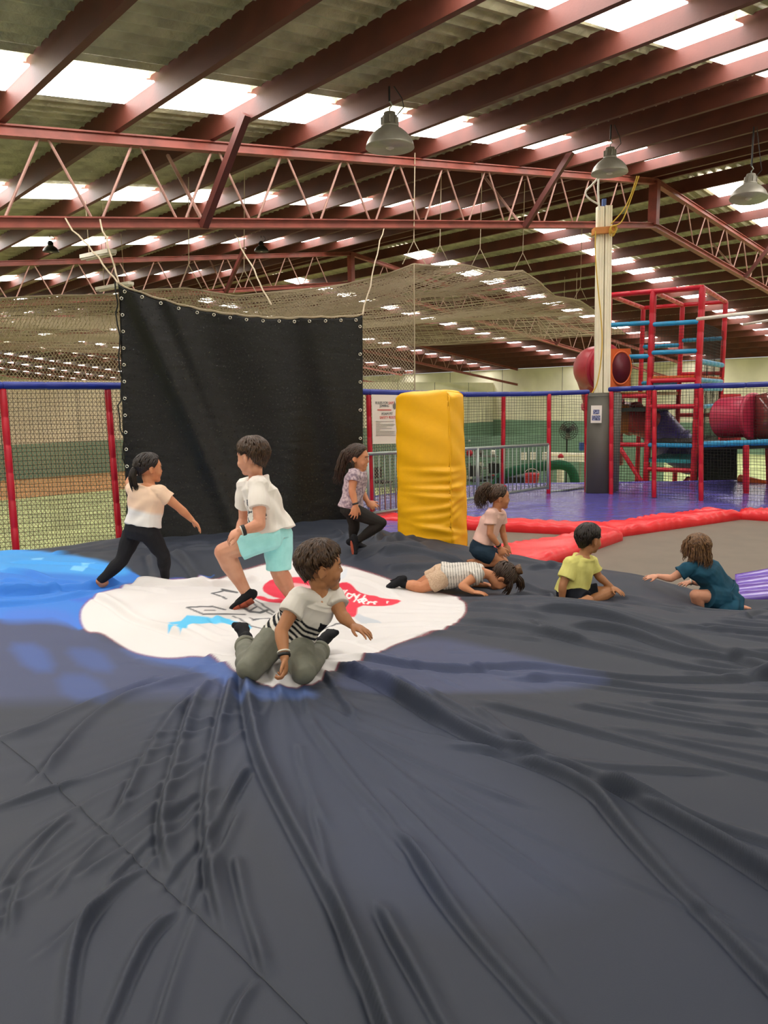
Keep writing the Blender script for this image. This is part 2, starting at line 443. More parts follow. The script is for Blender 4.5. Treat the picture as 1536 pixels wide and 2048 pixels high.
def sleeve(p, q, r, m, parent, name, step=.28, n=12):
    """foam-padded pipe: sleeves butted end to end with a small groove at every joint"""
    L = np.linalg.norm(q - p); k = max(1, int(round(L / step))); pts = []; rad = []
    for i in range(k):
        for x, rr in ((.0, .88), (.04, 1.), (.5, 1.02), (.96, 1.), (1., .88)):
            if i and x == 0: continue
            pts.append(p + (q - p) * (i + x) / k); rad.append(r * rr)
    b = MB(); b.tube(pts, rad, n); return b.build(name, m, parent, True)
def fence(label, posts, rail, zb, mesh_r=.0026, cell=.045, extra=None, rr=.036):
    """posts: [(top point, bottom point)], rail: polyline"""
    T = thing('safety_fence', label, 'net fence', posts[0][1])
    for a, c in zip(rail[:-1], rail[1:]): sleeve(a, c, .04, M['bluepad'], T, 'top_rail', .5)
    for a, c in posts: sleeve(c, a, rr, M['redpad'], T, 'post', .27)
    b = MB()
    for (a, c), (a2, c2) in zip(posts[:-1], posts[1:]):
        w = np.linalg.norm(a2 - a); h = np.linalg.norm(a - c)
        net_patch(b, bil(c, c2, a, a2), int(w / cell), int(h / cell), mesh_r, .005, 5)
    if extra:
        for a, c, a2, c2 in extra:
            w = np.linalg.norm(a2 - a); h = np.linalg.norm(a - c)
            net_patch(b, bil(c, c2, a, a2), int(w / cell), int(h / cell), mesh_r, .005, 5)
    stuff(b.build('net', M['black_cord'], T))
    return T
# left section: posts lean outward as in the photograph
pl = [(P(5, 778, 7.7), P(33, 1110, 7.6)), (P(215, 778, 8.5), P(240, 1095, 8.4))]
pe = (P(-205, 780, 7.0), P(-190, 1130, 6.9)); pr = (P(420, 780, 9.3), P(430, 1100, 9.2))
fence('net fence at the left with two leaning red posts', [pe] + pl + [pr],
      [P(-210, 770, 7.0), P(5, 771, 7.7), P(245, 772, 8.6), P(430, 774, 9.3)], -.2)
pm = [(P(737, 790, 10.4), P(743, 1040, 10.4)), (P(1007, 789, 12.6), P(1005, 992, 12.6)), (P(1098, 788, 12.75), P(1097, 988, 12.75)), (P(1173, 787, 12.9), P(1173, 990, 12.9))]
fence('middle net fence behind the yellow pad and steel barrier', [(P(640, 790, 9.9), P(650, 1050, 9.9))] + pm,
      [P(620, 778, 9.8), P(737, 784, 10.4), P(930, 789, 11.9), P(1060, 788, 12.7), P(1178, 784, 12.9)], -.3)
pr = [(P(1223, 783, 12.6), P(1222, 990, 12.55)), (P(1309, 781, 12.1), P(1308, 995, 12.05)), (P(1402, 776, 11.6), P(1402, 1002, 11.6)), (P(1492, 800, 11.3), P(1490, 1008, 11.3)), (P(1590, 776, 11.0), P(1592, 1012, 11.0))]
pr = pr[:3] + pr[4:]
T = fence('right net fence in front of the climbing tower', pr, [P(1218, 779, 12.65), P(1309, 775, 12.1), P(1402, 772, 11.6), P(1492, 770, 11.3), P(1600, 766, 11.0)], -.3)

# tan sports net: a hanging wall and a draped roof behind the fence
NT = thing('sports_net', 'huge tan sports net draped from the roof behind the curtain', 'net', P(400, 700, 12))
edge = [(-190, 603, 10.5), (0, 597, 11), (110, 591, 11.3), (235, 590, 11.6), (300, 579, 11.8), (380, 577, 12), (470, 592, 12.2), (560, 583, 12.3), (640, 576, 12.4), (700, 567, 12.5), (765, 552, 12.4), (828, 528, 12.2)]
EP = np.array([P(*e) for e in edge]); EL = np.r_[0, np.cumsum(np.linalg.norm(np.diff(EP, axis=0), axis=1))]; EL /= EL[-1]
def on(poly, L, u): return np.array([np.interp(u, L, poly[:, k]) for k in range(3)])
right = [(828, 528, 12.2), (880, 533, 13.2), (930, 529, 14), (990, 545, 15), (1045, 541, 16), (1075, 562, 17), (1110, 592, 18.5), (1160, 601, 20.5), (1200, 628, 22.5), (1250, 668, 25)]
RP = np.array([P(*e) for e in right]); RL = np.r_[0, np.cumsum(np.linalg.norm(np.diff(RP, axis=0), axis=1))]; RL /= RL[-1]
LP = [P(-190, 603, 10.5), P(-250, 690, 29)]; BP = [LP[1], RP[-1]]
def roofnet(u, v):
    front = on(EP, EL, u); back = BP[0] * (1 - u) + BP[1] * u; lef = LP[0] * (1 - v) + LP[1] * v; rig = on(RP, RL, v)
    c = front * (1 - v) + back * v + lef * (1 - u) + rig * u - (EP[0] * (1 - u) * (1 - v) + EP[-1] * u * (1 - v) + BP[0] * (1 - u) * v + BP[1] * u * v)
    sag = -.45 * math.sin(math.pi * min(1, u)) * abs(math.sin(math.pi * v * 2.5)) * (1 if 0 < v < 1 else 0)
    return c + A(0, 0, sag)
b = MB(); net_patch(b, roofnet, 130, 190, .0075, .012, 30); stuff(b.build('roof_mesh', M['tan_cord'], NT))
def wallnet(u, v):
    q = on(EP, EL, u); z = q[2] * (1 - v) + (FLOOR if q[0] < -1.9 else -.25) * v
    return A(q[0], q[1] + .15 * math.sin(u * 40) * v, z)
b = MB(); nd = 150; hgt = .4
for k in range(-60, nd + 1):                   # diamond mesh: two families of slanted strings
    for sg in (0, 1):
        x0, x1 = max(0, -k / 58), min(1, (nd - k) / 58)
        if x1 - x0 < .02: continue
        pts = []
        for x in np.linspace(x0, x1, max(3, int(15 * (x1 - x0)))):
            u = min(1., max(0., (k + 58 * x) / nd)); pts.append(wallnet(1 - u if sg else u, x))
        if len(pts) > 1: b.tube(pts, .0042, 3, caps=False)
stuff(b.build('wall_mesh', M['tan_cord'], NT))
b = MB(); b.tube([on(EP, EL, u) for u in np.linspace(0, 1, 60)], .014, 5); b.tube([on(RP, RL, u) for u in np.linspace(0, 1, 60)], .014, 5)
b.tube([wallnet(1, x) for x in np.linspace(0, 1, 10)], .012, 5)
b.build('edge_rope', M['tan_cord'], NT)
for x, y, D, y2 in ((380, 577, 12, 470), (490, 586, 12.2, 450), (828, 528, 12.2, 470), (880, 533, 13.2, 480), (960, 536, 14.5, 490), (1045, 541, 16, 470), (1160, 601, 20.5, 500)):
    p = P(x, y, D); q = P(x + 3, y2, D); q = A(q[0], q[1], min(zt(q @ US) + .1, max(q[2], p[2] + .5)))
    q[2] = zt(q @ US) + .1
    b = MB(); m = p + A(0, 0, .35); b.tube([m, q], .008, 5); b.tube([m, p + A(.18, 0, 0)], .007, 5); b.tube([m, p - A(.18, 0, 0)], .007, 5)
    b.build('suspension_rope', M['rope'], NT)

# black tarpaulin curtain
CT = thing('tarpaulin_curtain', 'big black tarpaulin curtain with eyelets hanging behind the children', 'curtain', P(480, 1060, 8.1))
def cur(u, v, off=True):                        # v = 0 at the hem, 1 at the top
    lx, ly = 262 - 26 * v ** .8, 1085 - 518 * v
    rx, ry = 727 - 2 * v, 1062 - 432 * v
    D = 7.75 + .75 * u
    p = P(lx, ly, 7.75) * (1 - u) + P(rx, ry, 8.5) * u
    top = v ** 3
    dip = -.2 * math.sin(math.pi * u) ** .8 * top * (1 - .35 * u) - .012 * abs(math.sin(u * math.pi * 11)) * v ** 8
    wv = 0
    if off:
        d1 = u - .06 - .42 * (1 - v); d2 = u - .2 - .35 * (1 - v); d3 = u - .75 + .1 * (1 - v)
        wv = .085 * math.exp(-(d1 / .05) ** 2) + .05 * math.exp(-(d2 / .04) ** 2) + .05 * math.exp(-((u - .96 + .2 * v) / .06) ** 2) + .035 * math.exp(-(d3 / .07) ** 2)
        wv += .05 * math.sin(u * 7 + v * 3) * (1 - v) + .02 * math.sin(u * 19 + v * 5) + .25 * (1 - v) ** 3 * math.sin(u * 3.1)
    return p + A(0, -wv, dip)
G = np.array([[cur(u, v) for u in np.linspace(0, 1, 120)] for v in np.linspace(-.03, 1, 110)])
b = MB(); b.slab(G, (0, .012, 0)).build('tarpaulin', M['curtain'], CT, True)
eye = MB(); eye.tube([A(math.cos(a), 0, math.sin(a)) * .014 for a in np.linspace(0, 2 * math.pi, 10)[:-1]], .006, 5, closed=True)
eme = eye.mesh('eyelet')
for uv in [(u, .985) for u in np.linspace(.03, .97, 15)] + [(.012, v) for v in np.linspace(.1, .95, 14)] + [(.988, v) for v in np.linspace(.3, .95, 6)]:
    o = link(eme, 'eyelet', M['chrome'], CT, True)
    o.location = Vector(cur(*uv) + A(0, -.012, 0) - np.array(ORIGIN[CT.name]))
b = MB(); pts = [cur(u, 1) + A(0, -.005, .012) for u in np.linspace(0, 1, 40)]; b.tube(pts, .009, 5).build('edge_cord', M['tan_cord'], CT)
TLp, TRp = cur(0, 1), cur(1, 1)
def wig(p, q, n=14, a=.02):
    return [p + (q - p) * x + rng.normal(0, a, 3) * (0 < x < 1) for x in np.linspace(0, 1, n)]
for p, q in ((TLp, W(3.2, 8.7, zt(3.2) - .9)), (TLp + A(.02, .02, -.1), TLp + A(-.35, .6, .75)), (TRp, P(768, 456, 11.8)), (TRp + A(-1.0, 0, .12), P(470, 470, 10.2))):
    b = MB(); b.tube(wig(p, q, 12, .008), .009, 5).build('hanging_rope', M['rope'], CT)
b = MB(); b.tube(wig(TLp + A(-.03, 0, .02), P(262, 1040, 7.7) + A(-.04, 0, 0), 24, .012), .008, 5).build('lacing_cord', M['black_cord'], CT)

# ------------------------------------------------------------------ the air-filled jumping pillow
# resting points of the cover: (direction x, direction y, distance)
CTRL = [(185, 1172, 5.4), (330, 1166, 5.45), (585, 1212, 4.85), (480, 1215, 4.7), (500, 1352, 3.3), (607, 1362, 3.25), (488, 1292, 3.62), (648, 1300, 3.62), (560, 1372, 3.15),
        (714, 1106, 6.2), (760, 1085, 6.3), (1000, 1132, 6.3), (960, 1132, 6.35), (805, 1176, 5.5), (880, 1184, 5.5), (960, 1186, 5.45), (1020, 1184, 5.5), (930, 1200, 5.2), (800, 1192, 5.2),
        (1124, 1212, 5.45), (1250, 1192, 5.5), (1180, 1206, 5.45), (1150, 1196, 5.2), (1100, 1188, 5.3), (1294, 1164, 5.9), (1440, 1222, 5.8), (1390, 1216, 5.75), (1330, 1178, 5.75), (1420, 1222, 5.3), (1536, 1226, 5.3), (1300, 1210, 5.2),
        (-60, 1100, 7.0), (0, 1099, 7.1), (110, 1094, 7.4), (250, 1072, 7.9), (400, 1055, 8.2), (560, 1038, 8.4), (725, 1040, 8.3), (790, 1068, 7.6), (860, 1078, 7.2), (935, 1092, 7.0),
        (1000, 1102, 6.9), (1090, 1122, 6.75), (1170, 1132, 6.6), (1250, 1146, 6.45), (1330, 1160, 6.3), (1400, 1178, 6.2), (1480, 1190, 6.1), (1560, 1200, 5.95),
        (415, 1165, 5.9), (420, 1120, 6.4), (345, 1100, 6.9), (60, 1180, 5.2), (0, 1240, 4.6), (180, 1245, 4.5), (930, 1240, 4.5), (760, 1290, 4.0), (300, 1305, 3.85), (1200, 1290, 4.1), (1480, 1330, 3.8)]
cp = np.array([P(*c) for c in CTRL])
flat = [(x, y, 0.0) for x, y in ((-4.4, 4.2), (-4.6, 6.6), (-3, 3), (-2, 1.6), (-1, .6), (0, .6), (1, .6), (2, 1.6), (3, 3), (4.2, 4.4), (0, 2), (.9, 2.2), (-.9, 2.3), (4.4, 5.6), (.3, 1.2), (-.4, 1.2))]
cp = np.vstack([cp, np.array(flat)])
def rbf(d): return np.exp(-(d / .75) ** 2)
base_c = np.polyfit([0], [0], 0)
KM = rbf(np.linalg.norm(cp[:, None, :2] - cp[None, :, :2], axis=2)) + np.eye(len(cp)) * .06
WGT = np.linalg.solve(KM, cp[:, 2])
def zbase(x, y):
    x, y = np.asarray(x, float), np.asarray(y, float); z = np.zeros(np.broadcast(x, y).shape)
    for c, w in zip(cp, WGT): z = z + w * rbf(np.hypot(x - c[0], y - c[1]))
    return z
EDGE = sorted([tuple(P(*c)[:2]) for c in [(-60, 1100, 7.0), (0, 1099, 7.1), (110, 1094, 7.4), (250, 1072, 7.9), (400, 1055, 8.2), (560, 1038, 8.4), (725, 1040, 8.3), (790, 1068, 7.6), (860, 1078, 7.2), (935, 1092, 7.0), (1000, 1102, 6.9), (1090, 1122, 6.75), (1170, 1132, 6.6), (1250, 1146, 6.45), (1330, 1160, 6.3), (1400, 1178, 6.2), (1480, 1190, 6.1), (1560, 1200, 5.95)]] + [(-5.0, 6.7), (5, 5.5)])
EX, EY = np.array(EDGE).T
NX, NY = 900, 720
dx_ = np.linspace(-6, 6, 1200); ed = np.interp(dx_, EX, EY); ed = np.convolve(np.pad(ed, 20, 'edge'), np.ones(41) / 41, 'valid')
v = np.linspace(0, 1, NY); U_ = np.linspace(-1, 1, NX)
HW = 1.9 + .36 * .85 * (8 / .85) ** v
X = U_[None, :] * HW[:, None]
ex = np.interp(X, dx_, ed)
Y = .85 * ((ex + .30) / .85) ** v[:, None]
Z = zbase(X, Y)
over = np.clip((Y - ex + .08) / .38, 0, 1.2); Z = Z - .42 * over ** 2.2

# folds pulled into the cover: (polyline of directions, width, height, skew)
FOLDS = [
 ([(487, 1378), (495, 1440), (512, 1520), (545, 1590), (590, 1670), (640, 1760), (690, 1860), (730, 1960), (765, 2060)], .026, .040, 1),
 ([(468, 1384), (450, 1440), (425, 1530), (412, 1600), (412, 1700), (425, 1790), (455, 1880)], .022, .028, 1),
 ([(440, 1392), (395, 1420), (370, 1480), (345, 1560), (322, 1630), (325, 1700), (345, 1760)], .022, .030, 1),
 ([(420, 1396), (370, 1430), (330, 1465), (290, 1530), (255, 1600), (215, 1660)], .018, .018, 1),
 ([(420, 1384), (320, 1392), (230, 1410), (160, 1455), (110, 1520), (60, 1570)], .022, .026, 1),
 ([(330, 1376), (210, 1400), (120, 1430), (60, 1462), (-20, 1475)], .022, .022, 1),
 ([(290, 1738), (220, 1790), (165, 1855), (145, 1930), (133, 2060)], .016, .024, -1),
 ([(362, 1818), (300, 1870), (260, 1950), (215, 2060)], .014, .018, -1),
 ([(215, 1668), (150, 1735), (100, 1800)], .010, .009, 1), ([(140, 1632), (60, 1690), (20, 1740), (-10, 1800)], .012, .014, 1),
 ([(150, 1640), (90, 1690), (30, 1780), (20, 1880)], .012, .012, 1), ([(520, 1958), (480, 2010), (460, 2060)], .010, .014, 1),
 ([(468, 1715), (485, 1800), (510, 1880), (535, 1960)], .016, .014, 1), ([(270, 1560), (240, 1620), (262, 1590)], .012, .006, 1),
 ([(640, 1362), (700, 1376), (768, 1397), (860, 1445), (960, 1492), (1060, 1522), (1180, 1552), (1300, 1612), (1420, 1682), (1560, 1775)], .034, .055, -1),
 ([(1000, 1510), (1180, 1572), (1240, 1650), (1330, 1750), (1430, 1850), (1560, 1990)], .026, .032, -1),
 ([(1180, 1560), (1300, 1602), (1400, 1640), (1560, 1690)], .022, .022, -1),
 ([(790, 1660), (830, 1710), (880, 1790), (950, 1880), (1030, 1970), (1110, 2060)], .022, .026, -1),
 ([(750, 1800), (790, 1880), (830, 1950), (890, 2060)], .022, .022, -1),
 ([(660, 1345), (740, 1335), (850, 1342), (950, 1335), (1050, 1316), (1150, 1326), (1300, 1341), (1560, 1332)], .026, .028, -1),
 ([(1000, 1352), (1170, 1346), (1350, 1366), (1560, 1378)], .024, .022, -1),
 ([(940, 1405), (1100, 1440), (1300, 1490), (1560, 1556)], .024, .018, -1), ([(1150, 1400), (1300, 1420), (1450, 1440), (1560, 1446)], .02, .012, -1),
 ([(780, 1366), (850, 1400), (900, 1440), (1015, 1482)], .016, .016, -1), ([(840, 1385), (950, 1440), (1020, 1478), (1090, 1502)], .015, .014, -1), ([(720, 1364), (800, 1412), (900, 1470)], .016, .016, -1),
 ([(950, 1420), (1020, 1470), (1060, 1500)], .012, .012, 1),
 ([(1050, 1222), (1150, 1226), (1250, 1234), (1400, 1268), (1560, 1322)], .05, .034, -1),
 ([(1130, 1245), (1250, 1250), (1380, 1285), (1560, 1300)], .032, .034, -1),
 ([(925, 1232), (1050, 1250), (1200, 1276), (1380, 1310), (1560, 1334)], .028, .026, -1),
 ([(935, 1200), (1000, 1208), (1060, 1224)], .018, .018, 1), ([(1060, 1236), (1100, 1262), (1180, 1270)], .014, .014, 1), ([(930, 1252), (1000, 1262), (1090, 1270)], .014, .014, 1),
 ([(0, 1140), (60, 1146), (130, 1172), (190, 1180)], .03, .03, 1), ([(-20, 1196), (60, 1194), (130, 1184), (200, 1180), (240, 1160)], .05, .06, 1), ([(0, 1165), (50, 1168), (100, 1186)], .025, .022, 1), ([(-20, 1215), (100, 1206), (190, 1192)], .03, .025, 1),
 ([(20, 1120), (150, 1122), (240, 1135)], .03, .02, 1), ([(40, 1176), (80, 1180), (130, 1190)], .02, .02, -1),
 ([(345, 1100), (380, 1120), (418, 1164)], .05, .035, 1), ([(418, 1166), (460, 1150), (520, 1136)], .05, .04, 1), ([(300, 1105), (310, 1140), (320, 1165)], .04, .02, 1), ([(360, 1095), (430, 1092), (520, 1100)], .05, .02, 1),
 ([(250, 1085), (340, 1080), (430, 1082)], .06, .02, 1), ([(100, 1098), (180, 1092), (260, 1088)], .05, .02, 1),
 ([(735, 1105), (752, 1088), (775, 1078)], .03, .05, 1), ([(748, 1108), (772, 1095), (800, 1082)], .03, .05, 1), ([(765, 1110), (800, 1100), (840, 1086)], .035, .04, 1), ([(700, 1100), (690, 1075), (668, 1060)], .04, .04, 1),
 ([(760, 1124), (850, 1112), (940, 1118)], .045, .045, 1), ([(770, 1140), (860, 1128), (930, 1122)], .035, .03, 1), ([(700, 1130), (780, 1112), (860, 1104)], .04, .03, 1),
 ([(1030, 1150), (1080, 1162), (1110, 1180)], .03, .03, 1), ([(1030, 1130), (1090, 1140), (1120, 1150)], .035, .03, 1), ([(1200, 1150), (1280, 1160), (1350, 1180), (1390, 1200)], .045, .018, 1), ([(1240, 1176), (1310, 1190), (1380, 1214)], .05, .018, 1),
 ([(1490, 1226), (1500, 1205), (1536, 1190)], .05, .02, 1), ([(262, 1176), (330, 1176), (400, 1170), (430, 1164)], .06, .055, 1),
 ([(190, 1195), (225, 1215), (270, 1245), (330, 1265), (400, 1300)], .03, .024, 1), ([(240, 1175), (300, 1190), (340, 1200)], .03, .014, 1), ([(430, 1245), (450, 1270), (480, 1290)], .02, .012, 1), ([(380, 1260), (420, 1290), (450, 1315)], .02, .010, 1),
 ([(650, 1262), (760, 1240), (860, 1235), (930, 1240)], .022, .012, 1), ([(700, 1300), (800, 1262), (900, 1250)], .02, .010, 1), ([(700, 1150), (760, 1160), (800, 1180)], .03, .012, 1), ([(760, 1215), (850, 1210), (930, 1215)], .02, .012, 1),
 ([(540, 1376), (555, 1400), (565, 1440)], .018, .016, 1), ([(620, 1370), (660, 1392), (690, 1440), (720, 1470)], .018, .016, 1), ([(520, 1366), (470, 1362), (410, 1350)], .02, .022, 1), ([(500, 1374), (440, 1368), (380, 1372)], .018, .018, 1), ([(600, 1376), (610, 1430), (618, 1470)], .02, .010, 1),
]
SEAM = [(-40, 1445), (70, 1530), (140, 1600), (215, 1665), (290, 1740), (375, 1815), (450, 1880), (530, 1960), (640, 2070)]
YMN, YMX = Y.min(1), Y.max(1)
def worldline(pts):
    q = np.array([PZ(x, y, 0.0)[:2] for x, y in pts])
    for _ in range(3):                          # smooth by corner cutting
        a = q[:-1] * .75 + q[1:] * .25; c = q[:-1] * .25 + q[1:] * .75
        m = np.empty((2 * len(a), 2)); m[0::2] = a; m[1::2] = c; q = np.vstack([q[:1], m, q[-1:]])
    return q
def near(q, X, Y, reach):
    """distance, signed side and run along a polyline for grid points within reach"""
    best = np.full(X.shape, 9.9); side = np.zeros(X.shape); run = np.zeros(X.shape)
    L = np.r_[0, np.cumsum(np.hypot(*np.diff(q, axis=0).T))]
    for i in range(len(q) - 1):
        a, d = q[i], q[i + 1] - q[i]; l2 = d @ d
        if l2 < 1e-12: continue
        lo = np.minimum(q[i], q[i + 1]) - reach; hi = np.maximum(q[i], q[i + 1]) + reach
        rows = np.where((YMX > lo[1]) & (YMN < hi[1]))[0]
        if not len(rows): continue
        r = slice(rows[0], rows[-1] + 1); hw = HW[r]
        j0, j1 = np.searchsorted(U_, (min((lo[0] / hw).min(), (lo[0] / hw).max()), max((hi[0] / hw).min(), (hi[0] / hw).max())))
        if j1 <= j0: continue
        c = slice(j0, j1)
        px, py = X[r, c] - a[0], Y[r, c] - a[1]
        t = np.clip((px * d[0] + py * d[1]) / l2, 0, 1)
        dist = np.hypot(px - t * d[0], py - t * d[1]); m = dist < best[r, c]
        best[r, c] = np.where(m, dist, best[r, c])
        side[r, c] = np.where(m, np.sign(d[0] * py - d[1] * px), side[r, c])
        run[r, c] = np.where(m, (L[i] + t * math.sqrt(l2)) / L[-1], run[r, c])
    return best, side, run
RF = []                                         # smaller wrinkles that run with the pull of the cloth
r4 = np.random.default_rng(21)
def wrinkle(p, ang, ln, bend, w, h, sk):
    q = [np.array(p, float)]
    for i in range(8):
        a_ = math.radians(ang + bend * i); q.append(q[-1] + A(math.cos(a_), math.sin(a_)) * ln / 8)
    RF.append((np.array(q), w, h, sk))
for i in range(34): wrinkle((r4.uniform(.2, 2.4), r4.uniform(2.7, 5.4)), r4.uniform(-36, -12), r4.uniform(.5, 1.8), r4.uniform(-2.5, 1.5), r4.uniform(.014, .026), r4.uniform(.007, .018), 1)
for i in range(30):
    a_ = r4.uniform(-150, -22); d0 = r4.uniform(.15, .9); wrinkle((-.42 + d0 * math.cos(math.radians(a_)), 3.12 + d0 * math.sin(math.radians(a_))), a_, r4.uniform(.3, 1.3), r4.uniform(-2, 2), r4.uniform(.010, .018), r4.uniform(.005, .013), r4.choice([-1, 1]))
for i in range(16): wrinkle((r4.uniform(-2.6, 2.2), r4.uniform(5.6, 7.4)), r4.uniform(-25, 25), r4.uniform(.4, 1.2), r4.uniform(-4, 4), r4.uniform(.03, .05), r4.uniform(.012, .028), r4.choice([-1, 1]))
for i in range(14): wrinkle((r4.uniform(-1.5, .6), r4.uniform(3.6, 5.0)), r4.uniform(-60, -20) if i % 2 else r4.uniform(-10, 15), r4.uniform(.3, .8), r4.uniform(-4, 4), r4.uniform(.014, .024), r4.uniform(.003, .007), 1)
FOLDS = [(p_, w_, h_, 1 if p_[-1][0] > 700 else s_) for p_, w_, h_, s_ in FOLDS]
for pts, w, h, sk in FOLDS + RF:
    q = worldline(pts) if isinstance(pts, list) else pts; 
    if isinstance(pts, list) and (pts[-1][1] > 2000 or pts[-1][0] > 1530): q = np.vstack([q, q[-1] + unit(q[-1] - q[-6]) * .5])
    d, sd, rn = near(q, X, Y, w * 4)
    w = w * .62; gs = .0036 * Y + .003
    ws = np.maximum(np.where(sd * sk > 0, w * 2.3, w * .5), gs); h = np.minimum(h * 1.35, 1.5 * (.5 * ws + .5 * np.maximum(w * 2.1, gs)))
    env = np.clip(rn / .08, 0, 1) * np.clip((1 - rn) / .15, 0, 1) * (.8 + .2 * np.sin(rn * 9))
    Z += h * env * np.exp(-(d / ws) ** 2)
    cw = np.maximum(w * .40, gs); Z -= .55 * h * env * np.exp(-((d - ws - cw * .6) / cw) ** 2) * (sd * sk < 0) * (d < 4 * w)
q = worldline(SEAM); d, sd, rn = near(q, X, Y, .05)
Z -= .006 * np.exp(-(d / .007) ** 2)
KN = P(560, 1368, 3.2)
th = np.arctan2(Y - KN[1], X - KN[0]); rr = np.hypot(X - KN[0], Y - KN[1])
rad = sum(a * np.sin(k * th + ph + 1.5 * np.sin(rr * 2 + k)) for a, k, ph in ((.5, 17, .3), (.4, 29, 1.1), (.3, 41, 2.2)))
Z += .006 * np.clip(rad, -.3, 1.2) * np.exp(-(rr / 1.0) ** 2) * np.clip(rr / .25, 0, 1)
Z += .006 * np.sin(X * 2.1 + 3 * np.sin(Y * .9)) + .004 * np.sin(Y * 9 + 2 * np.sin(X * 2.3) + X * 2.5) * np.clip((X - .6) / 1.5, 0, 1) + .003 * np.sin(Y * 17 + 3 * np.sin(X * 1.7 + 1) + X * 4) * np.clip((Y - 2.5) / 2, 0, 1)
Z += .004 * np.sin(X * 23 + 4 * np.sin(Y * 3)) * np.clip((Y - 5.6) / 1.5, 0, 1)
for _ in range(1):                              # woven cloth cannot hold a saw-toothed crease
    Z[1:-1] = Z[:-2] * .25 + Z[1:-1] * .5 + Z[2:] * .25; Z[:, 1:-1] = Z[:, :-2] * .25 + Z[:, 1:-1] * .5 + Z[:, 2:] * .25
def zpil(x, y):
    """height of the finished cover at a point"""
    k = np.argmin((X - x) ** 2 + (Y - y) ** 2); return float(Z.ravel()[k])

# colours printed on the cover
def inside(poly, px, py):
    poly = np.array(poly, float); r = np.zeros(px.shape, bool); j = len(poly) - 1
    for i in range(len(poly)):
        xi, yi = poly[i]; xj, yj = poly[j]
        if yi != yj: r ^= ((yi > py) != (yj > py)) & (px < (xj - xi) * (py - yi) / (yj - yi) + xi)
        j = i
    return r
def smoothpoly(pts, n=2):
    q = np.array(pts, float)
    for _ in range(n):
        nx = np.roll(q, -1, 0); a = q * .75 + nx * .25; c = q * .25 + nx * .75
        m = np.empty((2 * len(q), 2)); m[0::2] = a; m[1::2] = c; q = m
    return q
def edgedist(q, px, py, closed=True, box=60):
    best = np.full(px.shape, 99.)
    lo, hi = np.array(q).min(0) - box, np.array(q).max(0) + box
    msk = (px > lo[0]) & (px < hi[0]) & (py > lo[1]) & (py < hi[1]); a0, b0 = px[msk], py[msk]; bb = np.full(a0.shape, 99.)
    for i in range(len(q) if closed else len(q) - 1):
        a, c = np.array(q[i], float), np.array(q[(i + 1) % len(q)], float); d = c - a; l2 = d @ d
        if l2 < 1e-9: continue
        t = np.clip(((a0 - a[0]) * d[0] + (b0 - a[1]) * d[1]) / l2, 0, 1)
        bb = np.minimum(bb, np.hypot(a0 - a[0] - t * d[0], (b0 - a[1] - t * d[1]) * 1.8))
    best[msk] = bb
    return best
# the print is laid out on the relaxed sheet (its height before the folds were pulled in)
PX, PY = project(np.stack([X, Y, zbase(X, Y)], -1).reshape(-1, 3)); PX, PY = PX.reshape(X.shape), PY.reshape(X.shape)
C = np.empty(X.shape + (3,)); C[:] = lin('#292e39')
def fnoise(a, b, s): return np.sin(a * s + 2.1 * np.sin(b * s * .7 + .5)) * np.cos(b * s * 1.2 + 1.7 * np.sin(a * s * .6))
def paint(mask, col, k=1.0):
    global C
    mask = np.clip(mask * k, 0, 1)[..., None]; C = C * (1 - mask) + np.array(lin(col)) * mask
def soft(poly, w, n=2):
    q = smoothpoly(poly, n); i = inside(q, PX, PY); d = edgedist(q, PX, PY, box=w * 3); return np.clip(.5 + np.where(i, d, -d) / w / 2, 0, 1)
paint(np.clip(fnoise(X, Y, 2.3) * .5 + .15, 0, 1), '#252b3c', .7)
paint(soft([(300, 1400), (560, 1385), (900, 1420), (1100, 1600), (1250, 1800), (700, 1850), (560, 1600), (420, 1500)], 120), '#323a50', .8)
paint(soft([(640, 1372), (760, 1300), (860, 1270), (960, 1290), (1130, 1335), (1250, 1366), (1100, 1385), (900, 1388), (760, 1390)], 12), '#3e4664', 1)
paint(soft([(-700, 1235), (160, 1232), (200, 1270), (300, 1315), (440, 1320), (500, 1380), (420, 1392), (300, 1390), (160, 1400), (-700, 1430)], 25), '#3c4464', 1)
paint(soft([(10, 1286), (84, 1288), (115, 1345), (60, 1345)], 14, 1), '#3e5796', .8); paint(soft([(125, 1298), (200, 1300), (235, 1345), (170, 1340)], 14, 1), '#3e5796', .6); paint(soft([(110, 1350), (190, 1350), (230, 1400), (130, 1400)], 14, 1), '#3e5796', .5)
paint(soft([(230, 1290), (440, 1310), (480, 1350), (470, 1372), (400, 1340), (280, 1320)], 14), '#44609f', .9)
paint(soft([(470, 1376), (620, 1376), (640, 1400), (560, 1396), (480, 1404)], 12), '#4a5f92', .9)
paint(soft([(-700, 1096), (30, 1096), (60, 1100), (160, 1112), (225, 1128), (262, 1140), (290, 1160), (300, 1168), (420, 1158), (430, 1150), (380, 1190), (250, 1200), (170, 1270), (120, 1232), (60, 1236), (-700, 1240)], 3, 1), '#2672cc', 1)
paint(soft([(-700, 1096), (30, 1096), (60, 1100), (160, 1112), (235, 1130), (262, 1140), (250, 1152), (180, 1150), (100, 1142), (-700, 1140)], 8), '#3c98e0', .9)
for qd in ([(62, 1116), (88, 1115), (80, 1122), (66, 1122)], [(148, 1130), (176, 1131), (165, 1141), (140, 1138)], [(160, 1124), (190, 1124), (180, 1130), (165, 1130)]): paint(soft(qd, 1.5, 0), '#7cc4f4', .9)
paint(soft([(0, 1222), (60, 1212), (150, 1222), (170, 1265), (110, 1240), (0, 1246)], 12), '#3a6cc8', .8)
